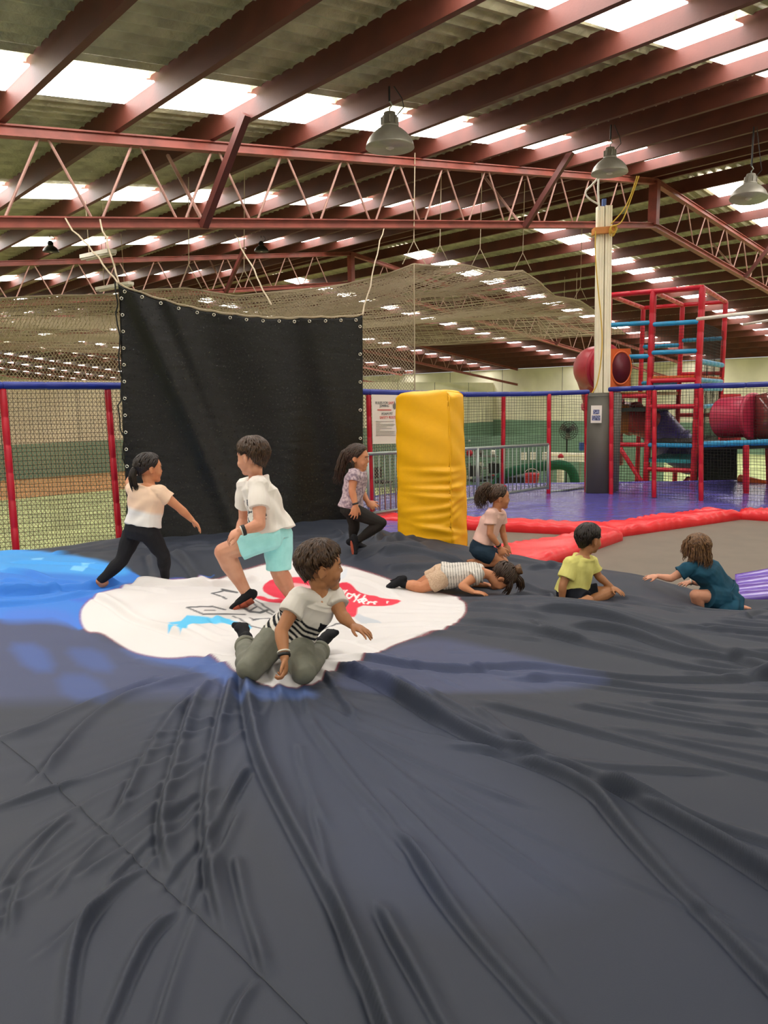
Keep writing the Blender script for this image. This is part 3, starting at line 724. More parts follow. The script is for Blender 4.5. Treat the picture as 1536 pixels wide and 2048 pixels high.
paint(soft([(380, 1150), (300, 1166), (250, 1186), (200, 1192), (120, 1196), (190, 1206), (160, 1235), (176, 1262), (400, 1200)], 4), '#2f62c8', .8)
LOGO = smoothpoly([(157, 1232), (168, 1206), (190, 1188), (236, 1174), (262, 1166), (330, 1161), (372, 1157), (420, 1162), (450, 1155), (480, 1142), (520, 1131), (560, 1125), (620, 1122), (690, 1130), (760, 1150), (800, 1165), (850, 1178), (896, 1186), (928, 1199), (934, 1214), (928, 1232), (908, 1248), (870, 1263), (815, 1276), (765, 1300), (700, 1326), (655, 1344), (630, 1370), (590, 1376), (540, 1372), (500, 1362), (478, 1345), (447, 1324), (403, 1309), (341, 1316), (297, 1313), (259, 1305), (225, 1281), (200, 1266), (170, 1267)], 2)
li = inside(LOGO, PX, PY); ld = edgedist(LOGO, PX, PY)
lm = np.clip(.5 + np.where(li, ld, -ld) / 2.2, 0, 1)
paint(np.clip(1.25 - np.abs(ld) / 2.6, 0, 1) * (ld < 8), '#9c4a50', .6)
paint(np.clip(.5 + np.where(li, ld - 2.2, -ld - 1) / 3.4, 0, 1), '#d6d2d1', 1)
CAPE = [[(523, 1182), (532, 1164), (560, 1157), (610, 1155), (640, 1160), (668, 1170), (690, 1164), (704, 1169), (716, 1184), (735, 1191), (752, 1192), (762, 1197), (806, 1200), (792, 1208), (758, 1212), (716, 1211), (713, 1233), (694, 1233), (672, 1214), (640, 1206), (600, 1204), (566, 1200), (540, 1194)]]
for q in CAPE: paint(soft(q, 1.2, 1), '#d82844', 1)
paint(soft([(507, 1194), (525, 1193), (540, 1200), (568, 1198), (570, 1207), (545, 1207), (520, 1201)], 1.2, 1), '#d82844', 1)
paint(soft([(560, 1168), (600, 1166), (628, 1176), (640, 1190), (590, 1186)], 2, 1), '#d6d2d1', .5)
def stroke(pts, w, col, k=1.0):
    w = w * 1.5; d = edgedist(pts, PX, PY, False, 20); paint(np.clip((w - d) / 1.0 + .5, 0, 1), col, k)
for s_ in ([(676, 1181), (679, 1189), (684, 1188), (688, 1182)], [(694, 1181), (684, 1193)], [(704, 1190), (696, 1188), (693, 1193), (698, 1197), (704, 1193), (708, 1189)], [(709, 1190), (712, 1196), (719, 1190), (708, 1203)],
           [(730, 1192), (719, 1205), (716, 1200), (722, 1198)], [(727, 1203), (733, 1200), (730, 1197), (724, 1202), (728, 1207)], [(737, 1203), (735, 1207), (740, 1203), (745, 1204)], [(749, 1207), (748, 1203), (753, 1203)]):
    stroke(s_, 1.3, '#f4e8e6')
stroke([(775, 1203), (774, 1205)], 1.2, '#f4e8e6')
paint(soft([(374, 1232), (400, 1234), (450, 1240), (500, 1250), (504, 1256), (498, 1260), (470, 1254), (425, 1246), (376, 1252), (372, 1262), (362, 1271), (352, 1262), (336, 1267), (337, 1259), (346, 1256), (336, 1247), (362, 1243)], 1.2, 0), '#58bdea', 1)
paint(soft([(344, 1252), (356, 1251), (352, 1256)], 1, 0), '#d6d2d1', 1)
GRY = '#55565a'
for pts, w in (([(424, 1188), (448, 1182), (474, 1186), (444, 1180)], 1.6), ([(424, 1188), (440, 1194), (452, 1200)], 1.6), ([(374, 1217), (398, 1215), (425, 1214), (450, 1221)], 1.8), ([(374, 1217), (390, 1224), (407, 1231), (440, 1231), (490, 1231)], 1.6),
               ([(410, 1223), (430, 1223)], 1.2), ([(486, 1216), (500, 1224), (520, 1226), (534, 1222)], 2.4), ([(500, 1222), (512, 1216)], 1.6), ([(508, 1200), (528, 1214), (548, 1226)], 1.4), ([(498, 1205), (520, 1218), (545, 1230)], 1.2), ([(466, 1235), (486, 1243), (500, 1250)], 1.2), ([(500, 1238), (506, 1242), (540, 1238)], 1.2), ([(502, 1252), (530, 1258), (545, 1260)], 1.2),
               ([(625, 1266), (650, 1256), (672, 1247), (690, 1246)], 1.3)):
    stroke(pts, w, GRY)
paint(soft([(716, 1226), (724, 1230), (745, 1236), (760, 1240), (764, 1249), (750, 1246), (738, 1246), (730, 1252), (716, 1242), (708, 1234)], 1.5, 1), '#b4bcc6', .8)
paint(soft([(686, 1140), (696, 1134), (692, 1156), (678, 1162)], 1.5, 1), '#c4cad4', .7)
me = bpy.data.meshes.new('cover')
me.vertices.add(NX * NY); me.vertices.foreach_set('co', np.stack([X, Y, Z], -1).astype(np.float32).ravel())
idx = (np.arange(NY - 1)[:, None] * NX + np.arange(NX - 1)[None, :]); quads = np.stack([idx, idx + 1, idx + NX + 1, idx + NX], -1).reshape(-1)
nf = (NX - 1) * (NY - 1)
me.loops.add(nf * 4); me.loops.foreach_set('vertex_index', quads.astype(np.int32))
me.polygons.add(nf); me.polygons.foreach_set('loop_start', np.arange(nf, dtype=np.int32) * 4)
me.update(calc_edges=True); me.validate()
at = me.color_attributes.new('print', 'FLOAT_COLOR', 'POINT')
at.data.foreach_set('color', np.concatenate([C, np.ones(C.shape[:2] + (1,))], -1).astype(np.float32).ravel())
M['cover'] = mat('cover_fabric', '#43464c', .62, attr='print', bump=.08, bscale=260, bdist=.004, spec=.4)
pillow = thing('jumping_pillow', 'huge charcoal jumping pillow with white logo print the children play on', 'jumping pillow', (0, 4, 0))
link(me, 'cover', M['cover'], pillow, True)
b = MB(); sq = worldline(SEAM)
sp = [A(x, y, zpil(x, y) + .0025) for x, y in sq if y > .6]; b.tube(sp, .0013, 4); b.build('seam', M['seam'], pillow)

# ------------------------------------------------------------------ trampoline court
PF = -.30
def pz(x, y, z=PF): return PZ(x, y, z)
c1, c2, c3, c4 = pz(700, 1030), pz(935, 1036), pz(1240, 1060), pz(1478, 1026)
c5 = pz(1640, 1036)
fl = [A(-1.2, 8.75, PF), A(.30, 8.95, PF), A(.62, 10.3, PF), c2, c3, c4, c5, A(9.2, 10.2, PF)]
FP = np.array(fl); bl_ = np.array([A(x, 11.6 + min(2.8, max(0, (x + 1.5) * .9)), PF) for x in FP[:, 0]])
G = []
for v_ in np.linspace(0, 1, 18):
    row = []
    for i in range(len(FP) - 1):
        for x in np.linspace(0, 1, 8)[:-1]:
            q = (FP[i] * (1 - x) + FP[i + 1] * x) * (1 - v_) + (bl_[i] * (1 - x) + bl_[i + 1] * x) * v_
            row.append(q + A(0, 0, .006 * math.sin(q[0] * 7 + q[1] * 2) + .005 * math.sin(q[1] * 11 + q[0] * 3)))
    G.append(row)
b = MB(); b.slab(np.array(G), (0, 0, -.12)); me = b.mesh('platform_mat')
pm_ = link(me, 'platform_mat', M['bluevinyl'], None, True); tag(pm_, 'glossy violet blue vinyl platform mat behind the red edge pads', 'mat')
b = MB(); b.hexa(A(4.2, 12.0, (FLOOR + PF - .14) / 2), A(4.2, 0, 0), A(0, 1.4, 0), A(0, 0, (PF - .14 - FLOOR) / 2))
tag(b.build('platform_plinth', M['darkpanel']), 'dark timber base carrying the violet blue platform mat', 'platform')

def pad(name, label, quad, th, cre=.012, n=(60, 12), seed=0):
    """padded vinyl mat over four corners: rounded rim, gathered edges"""
    a, b_, c, d = [np.asarray(q, float) for q in quad]; G = np.zeros((n[0], n[1], 3)); r2 = np.random.default_rng(seed)
    for i, u in enumerate(np.linspace(0, 1, n[0])):
        for j, w in enumerate(np.linspace(0, 1, n[1])):
            p = (a * (1 - u) + b_ * u) * (1 - w) + (d * (1 - u) + c * u) * w
            e = min(w, 1 - w) * 2; e2 = min(u, 1 - u) * 8
            z = th * (1 - max(0, 1 - min(e * 5, 1)) ** 2.2) * min(1, .35 + e2)
            z += cre * 1.3 * math.sin(u * 83 + 3 * math.sin(u * 17) + w * 9) * (1 - e) ** 2 * min(1, e * 8 + .4) + cre * .6 * math.sin(u * 13 + w * 7 + seed)
            G[i, j] = p + A(0, 0, z)
    bb = MB(); bot = G.copy(); bot[..., 2] = a[2] - .11
    bb.slab(G, bot - G)
    return tag(bb.build(name, M['redvinyl'], None, True), label, 'edge pad')
def off(p, q, w, side=1):
    d = unit(A(q[0] - p[0], q[1] - p[1], 0)); n = A(-d[1], d[0], 0) * side * w; return p + n, q + n
g1, g2 = off(c2 + A(-1.5, .10, 0), c3, -.07); d1, d2 = off(c2 + A(-1.5, .10, 0), c3, .30)
pad('edge_pad', 'long red edge pad along the front of the violet blue platform', (g1, g2, d2, d1), .052, .010, (90, 20), 1)
e1, e2 = c3 + A(-.05, .0, 0), c4
g1, g2 = off(e1, e2, -.07); d1, d2 = off(e1, e2, .36)
pad('edge_pad', 'red edge pad running back beside the right trampoline to the corner', (g1, g2, d2, d1), .052, .016, (80, 20), 2)
g1, g2 = off(c4 + A(.0, 0, 0), c5, -.07); d1, d2 = off(c4, c5, .32)
pad('edge_pad', 'short red edge pad at the right frame edge behind the trampoline', (g1, g2, d2, d1), .052, .010, (50, 20), 3)
ra, rb, rc, rd = pz(1090, 1122, -.30), pz(1246, 1068, -.30), pz(1226, 1061, -.30), pz(985, 1100, -.30)
ra = ra + unit(ra - rb) * .5; rd = rd + unit(rd - rc) * .5
pad('edge_pad', 'wide flat red divider pad between the two grey trampolines', (ra, rb, rc, rd), .065, .010, (60, 16), 4)
def bed(label, pts):
    T = thing('trampoline', label, 'trampoline', pts[0])
    b = MB(); b.poly(pts, (0, 0, -.01)).build('bed', M['bed'], T)
    b = MB()
    pp = [q + A(0, 0, -.05) for q in pts]; b.tube(pp, .03, 8, closed=True); b.build('frame', M['zinc'], T)
    return T
BZ = -.38
bed('small grey trampoline bed behind the kneeling girl in pink', [pz(800, 1040, BZ), pz(935, 1040, BZ), pz(1228, 1063, BZ), pz(985, 1105, BZ) + A(0, -.4, 0), pz(900, 1110, BZ)])
bed('large grey trampoline bed behind the girl in the blue dress', [pz(1080, 1128, BZ) + A(.1, -.5, 0), pz(1243, 1066, BZ), pz(1478, 1029, BZ), pz(1660, 1040, BZ), pz(1600, 1230, BZ), pz(1300, 1190, BZ)])
G = np.array([[P(1470 + 130 * u, 1198 - 12 * u - 46 * v * (1 + .25 * u), 6.15 + .75 * v) + A(0, 0, .018 * abs(math.sin(v * 11 + u)) ** .5) for u in np.linspace(0, 1, 24)] for v in np.linspace(0, 1, 40)])
b = MB(); b.slab(G, (0, 0, -.06)); tag(b.build('vinyl_mat', M['purple'], None, True), 'ribbed glossy purple vinyl mat at the right frame edge', 'mat')

# yellow foam pad standing at the edge of the pillow
YP = thing('foam_pad', 'tall yellow vinyl foam pad standing on the pillow edge', 'foam pad', P(870, 1080, 7.2))
ya, yb, yc = P(795, 1072, 7.55), P(904, 1092, 7.05), P(937, 1093, 7.32)
yt = [P(790, 797, 7.55), P(898, 790, 7.05), P(928, 789, 7.32)]
yd = ya + (yc - yb); ydt = yt[0] + (yt[2] - yt[1])
bot = [ya, yb, yc, yd]; top = [yt[0], yt[1], yt[2], ydt]
nu, nv = 96, 80; G = np.zeros((nv, nu, 3)); r2 = np.random.default_rng(5)
cr = [(v0, rng.uniform(-.5, .9), rng.uniform(.006, .02)) for v0 in np.linspace(.04, .5, 9)]
for i, v_ in enumerate(np.linspace(0, 1, nv)):
    for j in range(nu):
        s4 = j / nu * 4; k = int(s4) % 4; x = s4 - int(s4)
        xs = .5 - .5 * math.cos(math.pi * x)
        x = .35 * x + .65 * xs
        p0 = bot[k] * (1 - v_) + top[k] * v_; p1 = bot[(k + 1) % 4] * (1 - v_) + top[(k + 1) % 4] * v_
        p = p0 * (1 - x) + p1 * x; d = unit(p1 - p0); n = A(d[1], -d[0], 0)
        dd = 0
        sd = min(abs(s4 - 1.0), 4)
        for v0, sl, am in cr:
            loc = v_ - v0 - sl * (s4 - 1.0) * .16
            dd += am * (math.exp(-(loc / .016) ** 2) - .7 * math.exp(-((loc - .03) / .02) ** 2)) * math.exp(-(sd / .55) ** 2)
        dd += .007 * math.sin(v_ * 9 + s4 * 2.1) * .6 + .004 * math.sin(v_ * 31 + s4 * 6)
        bulge = .03 * math.sin(math.pi * min(1, x)) if k in (0, 2) else .012 * math.sin(math.pi * x)
        corner = max(0, 1 - abs(x - round(x)) / .06) * .010
        G[i, j] = p + n * (dd + bulge - corner) + A(0, 0, (.02 * math.sin(s4 * 3.1) + .01 * math.sin(s4 * 9)) * v_ ** 6)
b = MB(); ring = [list(G[i]) for i in range(nv)]
ctr = G[-1].mean(0); crown = [[ctr + (q - ctr) * k + A(0, 0, h) for q in G[-1]] for k, h in ((.97, .014), (.9, .03), (.6, .045), (.2, .05))]
b.rings(ring + crown); b.build('cover', M['yellow'], YP, True)
b = MB(); b.tube([yb * (1 - w) + yt[1] * w + unit(A(.3, -1, 0)) * .004 for w in np.linspace(.01, .99, 30)], .004, 5).build('corner_seam', M['yellow'], YP, True)

# steel crowd barrier in front of the middle fence
BR = thing('steel_barrier', 'grey steel crowd barrier of upright bars behind the yellow pad', 'barrier', P(935, 1000, 11))
tl, tr, bl, br_ = P(735, 908, 10.2), P(1096, 889, 12.45), P(738, 1028, 10.2), P(1096, 974, 12.45)
for nm, a, c in (('top_rail', tl, tr), ('bottom_rail', bl, br_)):
    b = MB(); b.tube([a, c], .024, 10).build(nm, M['zinc'], BR, True)
for x in (0, .56, 1):
    b = MB(); b.tube([bl * (1 - x) + br_ * x - A(0, 0, .04), tl * (1 - x) + tr * x], .022 if x != .56 else .03, 10).build('post', M['zinc'], BR, True)
bb = MB(); bb.tube([A(0, 0, 0), A(0, 0, np.linalg.norm(tl - bl) - .02)], .0085, 7); bme = bb.mesh('bar')
for x in np.linspace(0, 1, 40)[1:-1]:
    if abs(x - .56) < .012: continue
    q0 = bl * (1 - x) + br_ * x; q1 = tl * (1 - x) + tr * x
    b = MB(); b.tube([q0, q1], .0085, 7); b.build('bar', M['zinc'], BR, True)
LB = MB(); LB.tube([P(1100, 984, 12.9), P(1168, 976, 13.4)], .02, 8)
tag(LB.build('floor_rail', M['zinc'], None, True), 'low grey steel rail between the fourth red post and the grey pad', 'rail')

# lettering
def text(body, size, org, xdir, zdir, m, parent, name='lettering', align='CENTER', depth=.001, font_bold=.0):
    cu = bpy.data.curves.new(name, 'FONT'); cu.body = body; cu.size = size; cu.align_x = align; cu.extrude = depth; cu.offset = font_bold
    o = bpy.data.objects.new(name, cu); COL.objects.link(o); cu.materials.append(m)
    x, z = unit(xdir), unit(zdir); n = np.cross(x, z)
    o.parent = parent; g = np.asarray(org) - np.array(ORIGIN.get(parent.name, (0, 0, 0)))
    o.matrix_basis = Matrix(((x[0], z[0], n[0], g[0]), (x[1], z[1], n[1], g[1]), (x[2], z[2], n[2], g[2]), (0, 0, 0, 1)))
    dg = bpy.context.evaluated_depsgraph_get(); me = bpy.data.meshes.new_from_object(o.evaluated_get(dg)); mw = o.matrix_basis.copy()
    bpy.data.objects.remove(o); o = bpy.data.objects.new(name, me); COL.objects.link(o); o.parent = parent; o.matrix_basis = mw
    return o
def plate(name, tl, tr, bl, br_, m, parent=None, th=.004):
    nrm = unit(np.cross(tr - tl, tl - bl)); b = MB(); b.poly([tl, tr, br_, bl], -nrm * th); return b.build(name, m, parent)
SG = thing('safety_sign', 'white foam pit safety rules sign on the fence beside the yellow pad', 'sign', P(770, 840, 10.3))
sa, sb, sc_, sd_ = P(744, 789, 10.36), P(797, 790, 10.75), P(746, 888, 10.36), P(799, 887, 10.75)
plate('board', sa, sb, sc_, sd_, M['paper'], SG, .01)
xd = unit(sb - sa); zd = UZ; nn = np.cross(xd, zd)
if nn[1] > 0: nn = -nn
def on_sign(u, v): return (sa * (1 - u) + sb * u) * (1 - v) + (sc_ * (1 - u) + sd_ * u) * v + nn * .006
Wd = np.linalg.norm(sb - sa)
text('RULES FOR', .052, on_sign(.34, .19), xd, zd, M['textdark'], SG); text('SAFE', .052, on_sign(.70, .19), xd, zd, M['textred'], SG)
text('JUMPING', .048, on_sign(.44, .25), xd, zd, M['textdark'], SG)
text('FOAM PIT', .052, on_sign(.54, .41), xd, zd, M['textdark'], SG); text('SAFETY RULES', .052, on_sign(.56, .485), xd, zd, M['textred'], SG)
b = MB()
for v_ in (.30, .315): b.beam(on_sign(.18, v_), on_sign(.7, v_), .006, .002, nn)
b.build('rule_line', M['textred'], SG)
b = MB()
for k, w in enumerate((.66, .16, .72, .70, .42, .6, .15, .72, .72, .74, .72)):
    x = .12; vv = .54 + k * .0285
    while x < .12 + w - .03:
        l = rng.uniform(.03, .09); b.beam(on_sign(x, vv), on_sign(min(x + l, .12 + w), vv), .002, .010, nn); x += l + .018
stuff(b.build('small_print', M['textdark'], SG))
b = MB(); cc = on_sign(.82, .21)
b.poly([cc + xd * a * .055 + zd * c * .1 for a, c in ((0, .6), (.5, .1), (.45, -.45), (0, -.62), (-.5, -.35), (-.5, .05), (-.15, .2))], nn * .002); b.build('emblem', M['grey'], SG)

# column with its pad, and the notice on it
CP = thing('column_pad', 'charcoal vinyl pad wrapped around the foot of the white column', 'column pad', P(1195, 990, 12.7))
ca, cb_, cc_ = P(1169, 992, 12.75), P(1220, 990, 12.6), P(1238, 992, 13.0)
H = P(1169, 792, 12.75)[2] - ca[2]
cq = [ca, cb_, cc_, ca + (cc_ - cb_)]; cq = [A(q[0], q[1], -.32) for q in cq]
bm = bmesh.new(); lo = [bm.verts.new(q) for q in cq]; hi = [bm.verts.new(q + A(0, 0, H + .02)) for q in cq]
bm.faces.new(lo[::-1]); bm.faces.new(hi); [bm.faces.new((lo[i], lo[(i + 1) % 4], hi[(i + 1) % 4], hi[i])) for i in range(4)]
bmesh.ops.bevel(bm, geom=bm.edges[:], offset=.025, segments=3, affect='EDGES'); bmesh.ops.recalc_face_normals(bm, faces=bm.faces)
me = bpy.data.meshes.new('cover'); bm.to_mesh(me); bm.free(); link(me, 'cover', M['greypad'], CP, True)
b = MB(); b.beam(P(1171, 794, 12.75), P(1220, 792, 12.6), .006, .012, (0, 1, 0)); b.build('seam', M['black'], CP)
NO = thing('notice', 'white printed notice with two dark photos on the charcoal pad', 'notice', P(1192, 828, 12.6))
xn = unit(cq[1] - cq[0]); nno = np.cross(xn, UZ)
if nno[1] > 0: nno = -nno
o0 = P(1182.5, 811, 12.68) + nno * .02; wN, hN = .175, .29
def npt(u, v, lift=0): return o0 + xn * u * wN - UZ * v * hN + nno * lift
plate('sheet', npt(0, 0), npt(1, 0), npt(0, 1), npt(1, 1), M['paper'], NO)
plate('photo', npt(.2, .24, .003), npt(.78, .24, .003), npt(.2, .5, .003), npt(.78, .5, .003), M['photo'], NO, .001)
plate('photo', npt(.1, .57, .003), npt(.88, .57, .003), npt(.1, .86, .003), npt(.88, .86, .003), M['photo'], NO, .001)
CO = thing('twin_column', 'white column of two ribbed channels rising from the charcoal pad', 'column', P(1204, 790, 12.9))
for xa, xb, yt_ in ((1192.5, 1206, 414), (1208.5, 1222, 412)):
    t0, t1 = P(xa + 1, yt_, 12.95), P(xb + 1, yt_, 12.95); q0, q1 = P(xa - 2.5, 800, 12.95), P(xb - 2.5, 800, 12.95)
    c_t, c_b = (t0 + t1) / 2, (q0 + q1) / 2; w = np.linalg.norm(t1 - t0)
    sec = [(-.5, .5), (-.5, -.5), (-.3, -.5), (-.28, -.42), (-.1, -.42), (-.08, -.5), (.08, -.5), (.1, -.42), (.28, -.42), (.3, -.5), (.5, -.5), (.5, .5)]
    b = MB(); b.rings([[c + A(x * w, y * w, 0) for x, y in sec] for c in (c_b - A(0, 0, .4), c_t)]); b.build('channel', M['cream'], CO)
z0 = P(1206, 462, 12.9)
b = MB(); b.hexa(z0 + A(0, 0, .0), A(.165, 0, .01), A(0, .09, 0), A(0, 0, .05)); b.build('tape_band', M['tape'], CO)
b = MB(); b.hexa(P(1208, 406, 12.95), A(.03, 0, 0), A(0, .03, 0), A(0, 0, .06)); b.build('blue_cap', M['bottle_blue'], CO)
def curve(pts, r, name, m, parent, n=7):
    q = np.array(pts, float)
    for _ in range(3):
        a = q[:-1] * .75 + q[1:] * .25; c = q[:-1] * .25 + q[1:] * .75
        mm = np.empty((2 * len(a), 3)); mm[0::2] = a; mm[1::2] = c; q = np.vstack([q[:1], mm, q[-1:]])
    b = MB(); b.tube(list(q), r, n); return b.build(name, m, parent, True)
curve([P(1199, 420, 12.8), P(1196, 385, 12.8), P(1197, 360, 12.8), P(1200, 352, 12.8)], .017, 'white_cable', M['white'], CO)
curve([P(1196, 408, 12.75), P(1178, 398, 12.75), P(1168, 385, 12.75), P(1184, 370, 12.75), P(1197, 355, 12.75)], .015, 'white_cable', M['white'], CO)
curve([P(1222, 448, 12.75), P(1248, 420, 12.75), P(1262, 390, 12.75), P(1274, 352, 12.75)], .010, 'yellow_cord', M['yrope'], CO)
curve([P(1224, 452, 12.75), P(1242, 448, 12.75), P(1254, 420, 12.75), P(1268, 380, 12.75), P(1278, 352, 12.75)], .010, 'yellow_cord', M['yrope'], CO)
curve([P(1191, 462, 12.75), P(1190, 500, 12.75), P(1194, 560, 12.75), P(1203, 640, 12.75), P(1205, 700, 12.75), P(1195, 770, 12.75), P(1184, 786, 12.75)], .010, 'yellow_cord', M['yrope'], CO)
b = MB()
for k in range(4):
    c = P(1228 - k * .8, 457 + k * 1.5, 12.75); b.tube([c + A(math.cos(a) * .05, .01 * k, math.sin(a) * (.05 + .01 * k)) for a in np.linspace(0, 2 * math.pi, 13)[:-1]], .008, 5, closed=True)
b.build('cord_coil', M['yrope'], CO)

# ------------------------------------------------------------------ climbing tower
TZ = 3.33
def solve(base, d, px):                        # walk from a post along a side until it stands in a given direction
    lo, hi = 0.1, 4.0
    for _ in range(50):
        m = (lo + hi) / 2; q = base + d * m
        x = project(A(q[0], q[1], 1.4))[0]
        if (x < px) == (project(base + d * 4.0)[0] > px): lo = m
        else: hi = m
    return base + d * lo
B2 = P(1394, 785, 14.5); B2[2] = 0
da, db = unit(A(-.84, .54, 0)), unit(A(.54, .84, 0))
B1, B0 = solve(B2, da, 1298), solve(B2, da, 1211)
B3, B4 = solve(B2, db, 1442), solve(B2, db, 1482)
s3, s4 = np.linalg.norm(B3 - B2), np.linalg.norm(B4 - B2)
R_ = {'p0': B0, 'p1': B1, 'p2': B2, 'p3': B3, 'p4': B4, 'q0': B0 + db * s3, 'q1': B1 + db * s3, 'r1': B1 + db * s4, 'r0': B0 + db * s4}
TW = thing('climbing_tower', 'red tubular climbing tower with blue rails standing behind the right fence', 'play tower', A(B2[0], B2[1], FLOOR))
def at_(k, z): return A(R_[k][0], R_[k][1], z)
for k in R_:
    sleeve(at_(k, FLOOR), at_(k, TZ), .052, M['redpad'], TW, 'post', .42)
def rail_(k1, k2, z, m, r=.045, name='rail'): return sleeve(at_(k1, z), at_(k2, z), r, M[m], TW, name, .45)
for k1, k2 in (('p0', 'p1'), ('p1', 'p2'), ('p2', 'p3'), ('p3', 'p4'), ('p0', 'q0'), ('q0', 'q1'), ('q1', 'p3'), ('p1', 'q1'), ('q1', 'r1'), ('r1', 'p4'), ('q0', 'r0'), ('r0', 'r1')): rail_(k1, k2, TZ, 'redpad', name='top_rail')
for k1, k2, z, m in (('p1', 'p2', 2.70, 'skyblue'), ('p0', 'p1', 2.74, 'skyblue'), ('p1', 'p2', 2.16, 'skyblue'), ('p0', 'p1', 2.10, 'skyblue'), ('p1', 'p2', 1.62, 'redpad'),
                     ('p1', 'p2', 1.12, 'redpad'), ('q1', 'p3', .88, 'redpad'), ('p0', 'p1', 1.33, 'redpad'), ('p0', 'p1', .36, 'redpad'), ('p1', 'p2', .36, 'skyblue'), ('p1', 'p2', -.12, 'redpad'),
                     ('q1', 'p3', 2.55, 'skyblue'), ('p2', 'p3', 1.98, 'skyblue'), ('p3', 'p4', 1.96, 'skyblue'), ('p2', 'p3', 1.62, 'skyblue'), ('p2', 'p3', 1.10, 'skyblue'), ('p3', 'p4', 1.45, 'skyblue'), ('q0', 'q1', 2.45, 'skyblue'), ('q0', 'q1', 1.62, 'skyblue'), ('p2', 'p3', -.02, 'skyblue'), ('q1', 'p3', 1.80, 'redpad')):
    rail_(k1, k2, z, m)
def deck(k, z, m, name='deck'):
    b = MB(); b.poly([at_(x, z) for x in k], (0, 0, .07)); b.build(name, M[m], TW)
deck(('p1', 'p2', 'p3', 'q1'), 1.64, 'orange'); deck(('p0', 'p1', 'q1', 'q0'), 1.02, 'darkpanel'); deck(('p1', 'p2', 'p3', 'q1'), .02, 'teal', 'step'); deck(('p0', 'p1', 'q1', 'q0'), 1.34, 'brown'); deck(('p3', 'p4', 'r1', 'q1'), .36, 'darkpanel')
b = MB(); b.poly([at_('p2', .3) + db * .1 + A(.05, 0, 0), at_('p4', .3), at_('p4', -1.2), at_('p2', -1.2) + db * .1 + A(.05, 0, 0)], da * -.03); b.build('side_panel', M['darkpanel'], TW)
for p, q in ((P(1240, 896, 15.2), P(1291, 976, 14.9)), (P(1344, 992, 15.4), P(1378, 955, 15.6)), (P(1262, 977, 15.6), P(1298, 966, 15.2))):
    sleeve(p, q, .045, M['redpad'], TW, 'brace', .5)
b = MB(); off_ = A(.02, -.04, 0)
for k1, k2 in (('p0', 'p1'), ('p1', 'p2'), ('p2', 'p3'), ('p3', 'p4')):
    lo, hi = -.9, 2.7
    w = np.linalg.norm(R_[k1] - R_[k2]); net_patch(b, bil(at_(k1, lo), at_(k2, lo), at_(k1, hi), at_(k2, hi)), int(w / .06), int((hi - lo) / .06), .0028, .002, 3)
stuff(b.build('net', M['black_cord'], TW))
# tubes
pn = [P(1214, 698, 15.0), P(1261, 697, 15.2), P(1262, 778, 15.2), P(1214, 780, 15.0)]
b = MB(); b.poly(pn, (0, .05, 0)); b.build('tube_panel', M['orange'], TW)
b = MB(); cen = P(1241, 736, 15.1) - A(0, .03, 0)
b.rings([[cen + A(math.cos(a) * r * .52, y, math.sin(a) * r * .84) for a in np.linspace(0, 2 * math.pi, 33)[:-1]] for r, y in ((.40, 0), (.40, -.03), (.36, -.03), (.35, .0))]); b.build('tube_collar', M['orange'], TW, True)
b = MB(); b.rings([[cen + A(math.cos(a) * r * .52, y, math.sin(a) * r * .84) for a in np.linspace(0, 2 * math.pi, 33)[:-1]] for r, y in ((.355, -.025), (.33, .012), (.02, .012))]); b.build('tube_mouth', M['mouthshade'], TW, True)  # solid disc; the hollow's shade is painted as its dark red
def tubeslide(pts, r, m, name, label, ring_at=()):
    T = thing(name, label, 'tube slide', pts[0]); q = np.array(pts, float)
    for _ in range(2):
        a = q[:-1] * .75 + q[1:] * .25; c = q[:-1] * .25 + q[1:] * .75
        mm = np.empty((2 * len(a), 3)); mm[0::2] = a; mm[1::2] = c; q = np.vstack([q[:1], mm, q[-1:]])
    b = MB(); b.tube(list(q), r, 30); b.build('tube', M[m], T, True)
    for i in ring_at:
        i = int(i * (len(q) - 1)); d = unit(q[min(i + 1, len(q) - 1)] - q[max(i - 1, 0)])
        b = MB(); b.lathe(q[i], d, [(-.03, r * .98), (-.03, r + .05), (.03, r + .05), (.03, r * .98)], 30); b.build('flange', M[m], T, True)
    return T
tubeslide([P(1216, 736, 15.25), P(1195, 733, 15.5), P(1186, 735, 15.8), P(1192, 748, 16.4), P(1206, 800, 16.9), P(1207, 860, 16.9), P(1208, 930, 16.9)], .42, 'redtube', 'tube_slide', 'red tube slide leaving the tower behind the white column', (.12, .7))
tubeslide([P(1300, 838, 16.9), P(1330, 872, 16.6), P(1352, 895, 16.4), P(1372, 905, 16.4), P(1384, 915, 16.6)], .40, 'violet', 'tube_slide', 'violet tube slide curling down inside the red tower', (.5,))
tubeslide([P(1238, 830, 17.2), P(1262, 836, 16.8), P(1290, 845, 16.6), P(1330, 856, 16.9)], .33, 'redtube', 'tube_slide', 'dark red tube low in the tower, left of the violet slide', (.4,))
b = MB(); b.hexa(P(1246, 838, 15.6), A(.11, 0, 0), A(0, .02, 0), A(0, 0, .3)); tag(b.build('play_panel', M['brown']), 'amber play panel hanging low at the left of the tower', 'panel')
TP = tubeslide([P(1448, 836, 13.9), P(1478, 834, 13.6), P(1505, 833, 13.4)], .37, 'pink', 'tube_slide', 'pink crawl tube at the right frame edge beside the tower', (1.0,))
b = MB(); b.rings([[p_ + A(0, math.cos(a) * r, math.sin(a) * r) for a in np.linspace(0, 2 * math.pi, 31)[:-1]] for p_, r in ((P(1507, 833, 13.4), .37), (P(1530, 833, 13.3), .42), (P(1590, 833, 13.0), .43))]); b.build('clear_section', M['clear'], TP, True)
